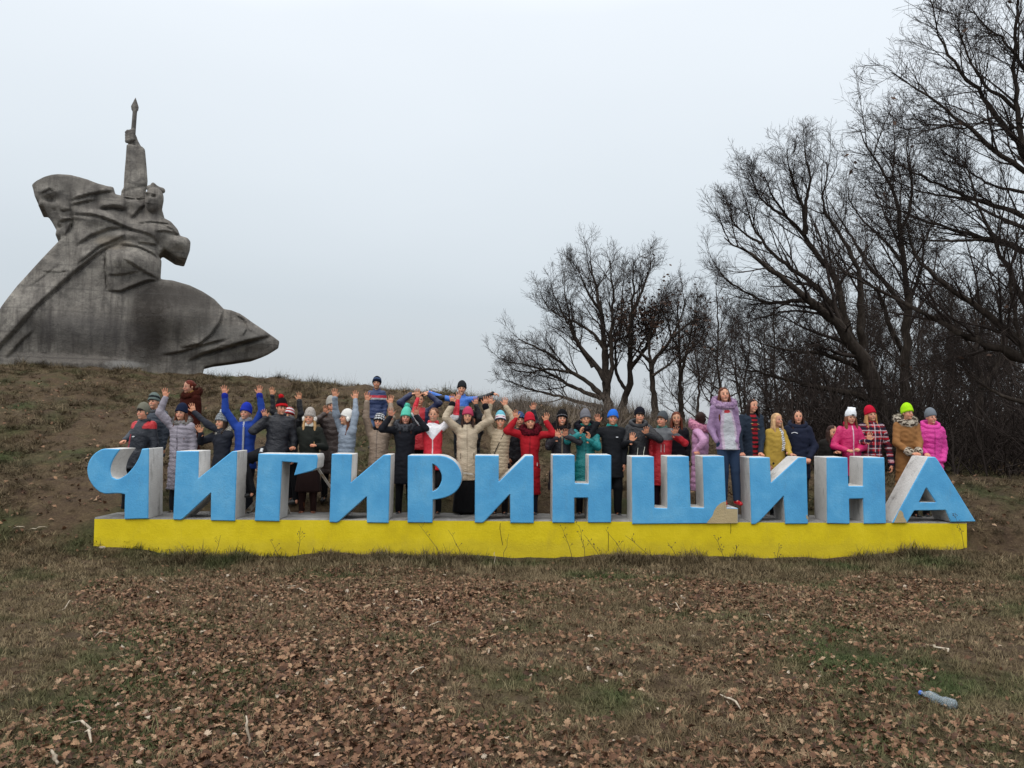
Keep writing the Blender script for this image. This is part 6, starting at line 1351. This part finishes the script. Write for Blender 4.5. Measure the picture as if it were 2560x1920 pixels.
# grass
def tuft_mesh(seed, nb, h, spread, lean, w=.0028):
    r = np.random.RandomState(seed); V, Fc = [], []
    for i in range(nb):
        a = r.uniform(0, 6.28); d = r.uniform(0, spread); p = np.array((math.cos(a)*d, math.sin(a)*d, 0)); an = r.uniform(0, 6.28); ln = r.uniform(.1, 1)*lean; dr = np.array((math.cos(an)*ln, math.sin(an)*ln, 1.0)); s_ = np.cross(dr, (0, 0, 1.0)) if ln > .05 else np.array((1., 0, 0)); s_ = s_/np.linalg.norm(s_)*w*r.uniform(.6, 1.4); hh = h*r.uniform(.45, 1.2); k = len(V)
        for j in range(4):
            t_ = j/3; q = p+dr/np.linalg.norm(dr)*hh*t_*.98; q = q+np.array((dr[0], dr[1], -.6*ln))*hh*t_*t_*.55; ww = s_*(1-t_*.85); V += [q-ww, q+ww]
        Fc += [(k+2*j, k+2*j+1, k+2*j+3, k+2*j+2) for j in range(3)]
    return V, Fc
def grassmat(name, dry, grn, gpos):
    m, t, b = newmat(name); oi = t.nodes.new('ShaderNodeObjectInfo'); ge = t.nodes.new('ShaderNodeNewGeometry'); n1 = noise_node(t, ge.outputs['Position'], .55, 5, .62)
    d = ramp(t, oi.outputs['Random'], dry); g_ = ramp(t, oi.outputs['Random'], grn); c = mixc(t, ramp(t, n1, [(gpos, g3(0)), (gpos+.14, g3(1))]), d, g_); L(t, c, b.inputs['Base Color']); b.inputs['Roughness'].default_value = .85; b.inputs['Specular IOR Level'].default_value = .2; return m
DRY = [(0, (.060, .044, .024)), (.5, (.130, .096, .052)), (.85, (.22, .165, .095)), (1, (.32, .25, .15))]; GRN = [(0, (.028, .040, .014)), (.5, (.050, .070, .022)), (1, (.11, .12, .05))]
gm1 = grassmat('short_lawn_grass', [(p, tuple(x*.95 for x in c)) for p, c in DRY], [(p, tuple(x*1.0 for x in c)) for p, c in GRN], .50); gm2 = grassmat('dry_slope_grass', [(p, tuple(x*.72 for x in c)) for p, c in DRY], [(p, tuple(x*.8 for x in c)) for p, c in GRN], .54)
def tcoll(name, mat, specs):
    c_ = bpy.data.collections.new(name)
    for k, s_ in enumerate(specs):
        V, Fc = tuft_mesh(k*3+5, *s_); me = bpy.data.meshes.new('tuft'); me.from_pydata([tuple(map(float, v)) for v in V], [], Fc); me.materials.append(mat); c_.objects.link(bpy.data.objects.new('tuft_shape', me))
    return c_
short = tcoll('short_tufts', gm1, [(26, .065, .07, .9, .0026), (30, .050, .09, 1.4, .0024), (22, .085, .06, .7, .0026), (28, .06, .08, 1.8, .0026)])
longg = tcoll('long_tufts', gm2, [(34, .17, .10, 1.5, .004), (40, .12, .14, 2.2, .004), (30, .22, .10, 1.2, .004), (36, .14, .12, 2.8, .004)])
n = 42000; Y = np.sqrt(rs.uniform(2.9**2, 11.6**2, n)); X = rs.uniform(-.75, .75, n)*(Y+.5); Z = ground_z(X, Y)-.004; kz = rs.uniform(0, 1, n) < np.clip(.75+.4*noise2(X, Y, 1.2, 51), .25, 1); X, Y, Z = X[kz], Y[kz], Z[kz]; n = len(X); s_ = rs.uniform(.5, 1.25, n)*np.interp(Y, [3, 10, 11.5], [.75, 1.0, 1.6])
scatter('short_grass', np.stack([X, Y, Z], 1), np.stack([rs.normal(size=n)*.1, rs.normal(size=n)*.1, rs.uniform(0, 6.28, n)], 1), np.stack([s_]*3, 1), rs.randint(0, 4, n), short)
n = 30000; Y = 10.3+18*rs.uniform(0, 1, n)**1.15; X = rs.uniform(-.78, .78, n)*(Y+1); inside = (X > sign.location[0]-6.6) & (X < 7.2) & (Y < 13.0+.065*X) & (Y > 11.3); inside |= (np.abs(X) < 6.4) & (Y < 11.4)
X, Y = X[~inside], Y[~inside]; kz = rs.uniform(0, 1, len(X)) < np.clip(.7+.7*noise2(X, Y, .9, 61), .15, 1); X, Y = X[kz], Y[kz]; n = len(X); Z = ground_z(X, Y)-.01; s_ = rs.uniform(.35, 1.1, n)*np.interp(Y, [10.5, 12, 15, 28], [.55, .75, .95, 1.3])*np.interp(noise2(X, Y, 1.7, 62), [-.6, .7], [.6, 1.4])
scatter('slope_grass', np.stack([X, Y, Z], 1), np.stack([rs.normal(size=n)*.25, rs.normal(size=n)*.25-.25, rs.uniform(0, 6.28, n)], 1), np.stack([s_, s_, s_], 1), rs.randint(0, 4, n), longg)
gm3 = grassmat('fringe_grass', [(p, tuple(x*.8 for x in c)) for p, c in DRY], [(p, tuple(x*.9 for x in c)) for p, c in GRN], .50)
fringe = tcoll('fringe_tufts', gm3, [(34, .17, .10, 1.5, .004), (40, .12, .14, 2.2, .004), (30, .22, .10, 1.2, .004), (36, .14, .12, 2.8, .004)])
# unmown fringe at the foot of the plinth, in clumps
n = 7000; X = rs.uniform(-6.6, 7.2, n); Y = 11.66+.0655*X+.02-np.abs(rs.normal(size=n))*.16; cl = np.clip(.30+.45*noise2(X, X*0, 2.1, 71)+.3*noise2(X, X*0, 6.3, 72), .0, .9); kz = rs.uniform(0, 1, n) < .35+cl; X, Y, cl = X[kz], Y[kz], cl[kz]; n = len(X); Z = ground_z(X, Y)-.01; s_ = (.38+.75*cl)*rs.uniform(.5, 1.2, n)
scatter('plinth_grass', np.stack([X, Y, Z], 1), np.stack([rs.normal(size=n)*.15, rs.normal(size=n)*.2, rs.uniform(0, 6.28, n)], 1), np.stack([s_]*3, 1), rs.randint(0, 4, n), fringe)
# tall dry grass and scrub along the crest behind the crowd
scrub, t, b = newmat('scrub_stems'); oi = t.nodes.new('ShaderNodeObjectInfo'); L(t, ramp(t, oi.outputs['Random'], [(0, (.055, .042, .034)), (.6, (.12, .092, .070)), (1, (.19, .15, .115))]), b.inputs['Base Color']); b.inputs['Roughness'].default_value = .9
tall = tcoll('tall_tufts', scrub, [(46, .55, .16, .75, .004), (40, .70, .14, .6, .004), (50, .45, .2, 1.0, .004)])
n = 1500; pxs = rs.uniform(1150, 2650, n); Y = np.interp(pxs, _CX, _CD)-rs.uniform(-2.5, 3.5, n); X = (pxs-CX)/F*Y; cl = noise2(X, Y, .9, 81); kz = rs.uniform(0, 1, n) < .55+.6*cl; X, Y, pxs = X[kz], Y[kz], pxs[kz]; n = len(X); Z = ground_z(X, Y)-.02; s_ = rs.uniform(.5, 1.2, n)*np.interp(pxs, [1150, 1300, 1450, 1700, 2000, 2600], [.4, .9, 1.1, .9, .9, 1.0])
scatter('crest_scrub', np.stack([X, Y, Z], 1), np.stack([rs.normal(size=n)*.15, rs.normal(size=n)*.15, rs.uniform(0, 6.28, n)], 1), np.stack([s_]*3, 1), rs.randint(0, 3, n), tall)
n = 420; pxs = rs.uniform(520, 1300, n); Y = np.interp(pxs, _CX, _CD)-rs.uniform(-1.0, 1.2, n); X = (pxs-CX)/F*Y; kz = noise2(X, Y, 1.0, 83) > -.1; X, Y = X[kz], Y[kz]; n = len(X); Z = ground_z(X, Y)-.02; s_ = rs.uniform(.2, .65, n)
thin = tcoll('thin_tufts', scrub, [(7, .6, .2, .5, .006), (5, .8, .15, .4, .006), (9, .4, .2, .8, .006)])
scatter('crest_weeds', np.stack([X, Y, Z], 1), np.stack([rs.normal(size=n)*.15, rs.normal(size=n)*.15, rs.uniform(0, 6.28, n)], 1), np.stack([s_]*3, 1), rs.randint(0, 3, n), thin)
# single dry weeds before the plinth
weedm, t, b = newmat('dry_weed'); b.inputs['Base Color'].default_value = (.060, .042, .028, 1); b.inputs['Roughness'].default_value = .9
WEED = [(545, .34, .04, 2, 'dry weed with two small seed heads before the plinth under the first И'), (708, .30, -.10, 4, 'thin leaning weed with dark umbels on the yellow plinth below the letter Г'), (752, .46, .03, 6, 'tall branching weed with dark umbels on the yellow plinth right of the letter Г'),
 (1108, .50, -.22, 3, 'long thin stalk leaning across the yellow plinth under the letter Р'), (1160, .42, -.14, 3, 'thin bare stalk leaning on the plinth between the letters Р and И'), (1258, .40, .05, 1, 'single crooked stalk on the plinth below the middle И'),
 (1430, .44, -.10, 7, 'feathery dry weed before the plinth under the left leg of the first Н'), (1462, .48, -.06, 8, 'tallest feathery weed before the plinth under the first Н'), (1500, .36, -.16, 7, 'bent dry weed right of the tallest one under the first Н'),
 (1560, .40, -.18, 5, 'weed with dark seed heads before the plinth between Н and Щ'), (1625, .34, -.24, 5, 'drooping seeded weed before the plinth under the left of the letter Щ'), (1690, .28, -.10, 6, 'reddish short weed before the plinth under the middle of the letter Щ'),
 (1808, .34, -.10, 9, 'crooked weed dotted with round pods below the bare beige patch'), (1825, .26, .05, 6, 'small podded weed just right of the crooked one below the beige patch'), (1930, .26, .03, 6, 'feathery grass head before the plinth under the last И'), (2405, .52, -.10, 10, 'dark leafless bush twig in front of the right end of the plinth')]
for k, (wx, h, bend, nh, lab) in enumerate(WEED):
    B = on_sign(wx, 1392); B = np.array((B[0], B[1]-.10-.05*(k % 3), 0)); B[2] = gz(B[0], B[1])-.01; r = np.random.RandomState(300+k)
    e = empty('dry_weed', B, lab, 'weed', 'dry weeds along the plinth'); st = np.array([(0, 0, 0)]+[(bend*(j/5)**1.4*1.6+r.normal()*.006, r.normal()*.006, h*1.1*j/5) for j in range(1, 6)]); mb = MB(); mb.tube(st, np.linspace(.0042, .002, 6), 4)
    hd = MB()
    for j in range(nh):
        t_ = r.uniform(.35, .98); f = t_*5; i = min(int(f), 4); s_ = st[i]*(1-f+i)+st[i+1]*(f-i); a = r.uniform(0, 6.28); q = s_+np.array((math.cos(a)*.06, math.sin(a)*.03, .06))*r.uniform(.4, 1.2); mb.tube([s_, (s_+q)/2+np.array((0, 0, -.006)), q], .0016, 3)
        for u in range(3):
            cc = q+r.normal(size=3)*.006; z_ = r.uniform(.004, .008); hd.add([cc+np.array(v)*z_ for v in ((1, 0, 0), (-1, 0, 0), (0, 1, 0), (0, -1, 0), (0, 0, 1), (0, 0, -1))], [(0, 2, 4), (2, 1, 4), (1, 3, 4), (3, 0, 4), (2, 0, 5), (1, 2, 5), (3, 1, 5), (0, 3, 5)])
    mb.build('stem', weedm, e); hd.build('seed_heads', weedm, e)
# pale sticks and curls of bark among the leaves
stickm, t, b = newmat('bleached_stick'); co = coords(t); nn = noise_node(t, co, 30, 4, .6); L(t, ramp(t, nn, [(.3, (.22, .17, .12)), (.6, (.46, .39, .30)), (.8, (.58, .52, .43))]), b.inputs['Base Color']); b.inputs['Roughness'].default_value = .85
STK = [((175, 1812), (228, 1862), .012, 'pale pointed stick in the leaves near the lower left corner'), ((128, 1880), (142, 1918), .016, 'broad pale bark strip standing at the bottom edge, far left'), ((118, 1531), (190, 1512), .008, 'thin bleached twig on the green patch at the left'), ((715, 1467), (765, 1484), .014, 'whitish curl of bark lying left of centre below the letter Г'),
 ((378, 1449), (420, 1458), .010, 'small pale stick below the left end of the plinth'), ((235, 1597), (290, 1590), .009, 'slender straw coloured stick in the leaves left of centre'), ((1026, 1690), (1066, 1678), .010, 'dry curled stalk low on the left of centre'), ((615, 1795), (620, 1872), .009, 'crooked upright twig among the leaves near the bottom'),
 ((1030, 1505), (1056, 1516), .010, 'short pale chip below the letter Р'), ((1670, 1508), (1700, 1528), .008, 'thin straw lying below the letter Щ'), ((1800, 1740), (1852, 1778), .012, 'pale pointed splinter low on the right of centre'), ((1900, 1536), (1942, 1556), .007, 'fine straw below the last И'), ((2325, 1617), (2370, 1634), .018, 'broken whitish bark piece above the plastic bottle'), ((1236, 1382), (1237, 1414), .007, 'short yellow stalk upright at the foot of the plinth in the middle'),
 ((32, 1322), (62, 1320), .014, 'white curled bark on the dark earth left of the plinth'), ((72, 1326), (118, 1320), .014, 'white bark strip just right of the curled one, left of the plinth'), ((1050, 1570), (1105, 1558), .009, 'thin pale stick on the grass under the letter Р')]
for k, (p0, p1, w, lab) in enumerate(STK):
    def gp(p, lift=.015):
        lo_, hi_ = 2.5, 40
        for _ in range(40):
            mY = (lo_+hi_)/2; q = at(p[0], p[1], mY)
            if q[2] > gz(q[0], q[1])+lift: lo_ = mY
            else: hi_ = mY
        return at(p[0], p[1], lo_)
    up = abs(p0[0]-p1[0]) < 20
    a = gp(p1 if up else p0); b_ = at(p0[0], p0[1], a[1]+.03) if up else gp(p1); r = np.random.RandomState(k); m_ = 6; pts = np.array([a+(b_-a)*j/(m_-1) for j in range(m_)]); pts[1:-1] += r.normal(size=(m_-2, 3))*np.linalg.norm(b_-a)*.05; pts[:, 2] += .012+.02*np.sin(np.linspace(0, 3.1, m_))*r.uniform(0, 1.5)
    # a split strip: flat lens section, hollow side down
    T = (b_-a)/np.linalg.norm(b_-a); s_ = np.cross(T, (0, 0, 1)) if not up else np.array((1., 0, 0)); s_ = s_/np.linalg.norm(s_); n_ = np.cross(s_, T); V = []; Fc = []
    for j in range(m_):
        ww = w*.75*(.25+.9*math.sin(math.pi*(j+.6)/(m_+.2)))
        for u in range(6):
            an = u/6*6.283; V.append(pts[j]+s_*math.cos(an)*ww+n_*(math.sin(an)*ww*.35+.3*ww*math.cos(an)**2*-1)-pts[0])
    Fc = [(j*6+u, j*6+(u+1) % 6, (j+1)*6+(u+1) % 6, (j+1)*6+u) for j in range(m_-1) for u in range(6)]+[tuple(range(5, -1, -1)), tuple((m_-1)*6+u for u in range(6))]
    tag(mk('stick', V, Fc, stickm, None, True, loc=pts[0]), lab, 'stick', 'pale sticks and bark on the ground')
# plastic bottle lying on its side
pb, t, b = newmat('thin_clear_plastic'); b.inputs['Base Color'].default_value = (.80, .90, .97, 1); b.inputs['Transmission Weight'].default_value = .90; b.inputs['Roughness'].default_value = .05; b.inputs['IOR'].default_value = 1.22; b.inputs['Specular IOR Level'].default_value = .9
nn = noise_node(t, coords(t), 30, 3); bump(t, b, nn, .25, .006)
capm, t, b = newmat('blue_cap_plastic'); b.inputs['Base Color'].default_value = (.06, .16, .55, 1); b.inputs['Roughness'].default_value = .35
pa, pb_ = gp((2308, 1728), .05), gp((2396, 1756), .05); ax = pb_-pa; ax[2] = 0; Lb = .29; ax = ax/np.linalg.norm(ax); c0 = (pa+pb_)/2-ax*Lb/2
zg = gz(c0[0], c0[1]); E = empty('plastic_bottle', (c0[0], c0[1], zg), 'crumpled clear plastic bottle lying on the grass at the lower right', 'bottle', rz=math.atan2(ax[1], ax[0])); E.scale = (.86, .86, .86)
prof = [(0, .010), (.004, .028), (.014, .038), (.05, .040), (.065, .037), (.08, .040), (.10, .034), (.13, .033), (.155, .039), (.19, .040), (.215, .037), (.24, .026), (.262, .014), (.275, .0135), (.29, .0135)]
V = []; S_ = 20; r = np.random.RandomState(3)
for sgn, off in ((1, 0), (-1, .0012)):
    for x_, rr_ in prof:
        for u in range(S_):
            an = u/S_*6.283; dent = 1-.22*math.exp(-((x_-.13)/.05)**2)*max(0, math.sin(an+.6))+.03*math.sin(an*5+x_*90); V.append((Lb-x_, math.cos(an)*(rr_-off)*dent, .040+math.sin(an)*(rr_-off)*dent))
np_ = len(prof); Fc = []
for q_ in range(2):
    o_ = q_*np_*S_
    for j in range(np_-1):
        for u in range(S_):
            f = (o_+j*S_+u, o_+j*S_+(u+1) % S_, o_+(j+1)*S_+(u+1) % S_, o_+(j+1)*S_+u); Fc.append(f if q_ else f[::-1])
Fc += [tuple(range(S_)), tuple(np_*S_+u for u in range(S_-1, -1, -1))]
o_ = np_*S_; e_ = (np_-1)*S_
Fc += [(e_+u, e_+(u+1) % S_, o_+e_+(u+1) % S_, o_+e_+u) for u in range(S_)]
mk('bottle_body', V, Fc, pb, E)
mb = MB(); mb.tube([(-.004, 0, .040), (.012, 0, .040)], .0158, 16); mb.build('cap', capm, E, True)
ring = MB(); ring.tube([(.270, 0, .040), (.276, 0, .040)], .034, 16)
# small pale stone by the left end of the plinth
q = gp((256, 1371), .01); v_, f_ = surface_nets(lambda P: ellip(P, (0, 0, .02), (.05, .03, .026))+.006*noise3(P, 30, 2), (-.08, -.06, -.03), (.08, .06, .07), .012)
tag(mk('stone', v_, f_, stickm, None, True, loc=(q[0], q[1], gz(q[0], q[1]))), 'small whitish stone beside the left foot of the plinth', 'stone')
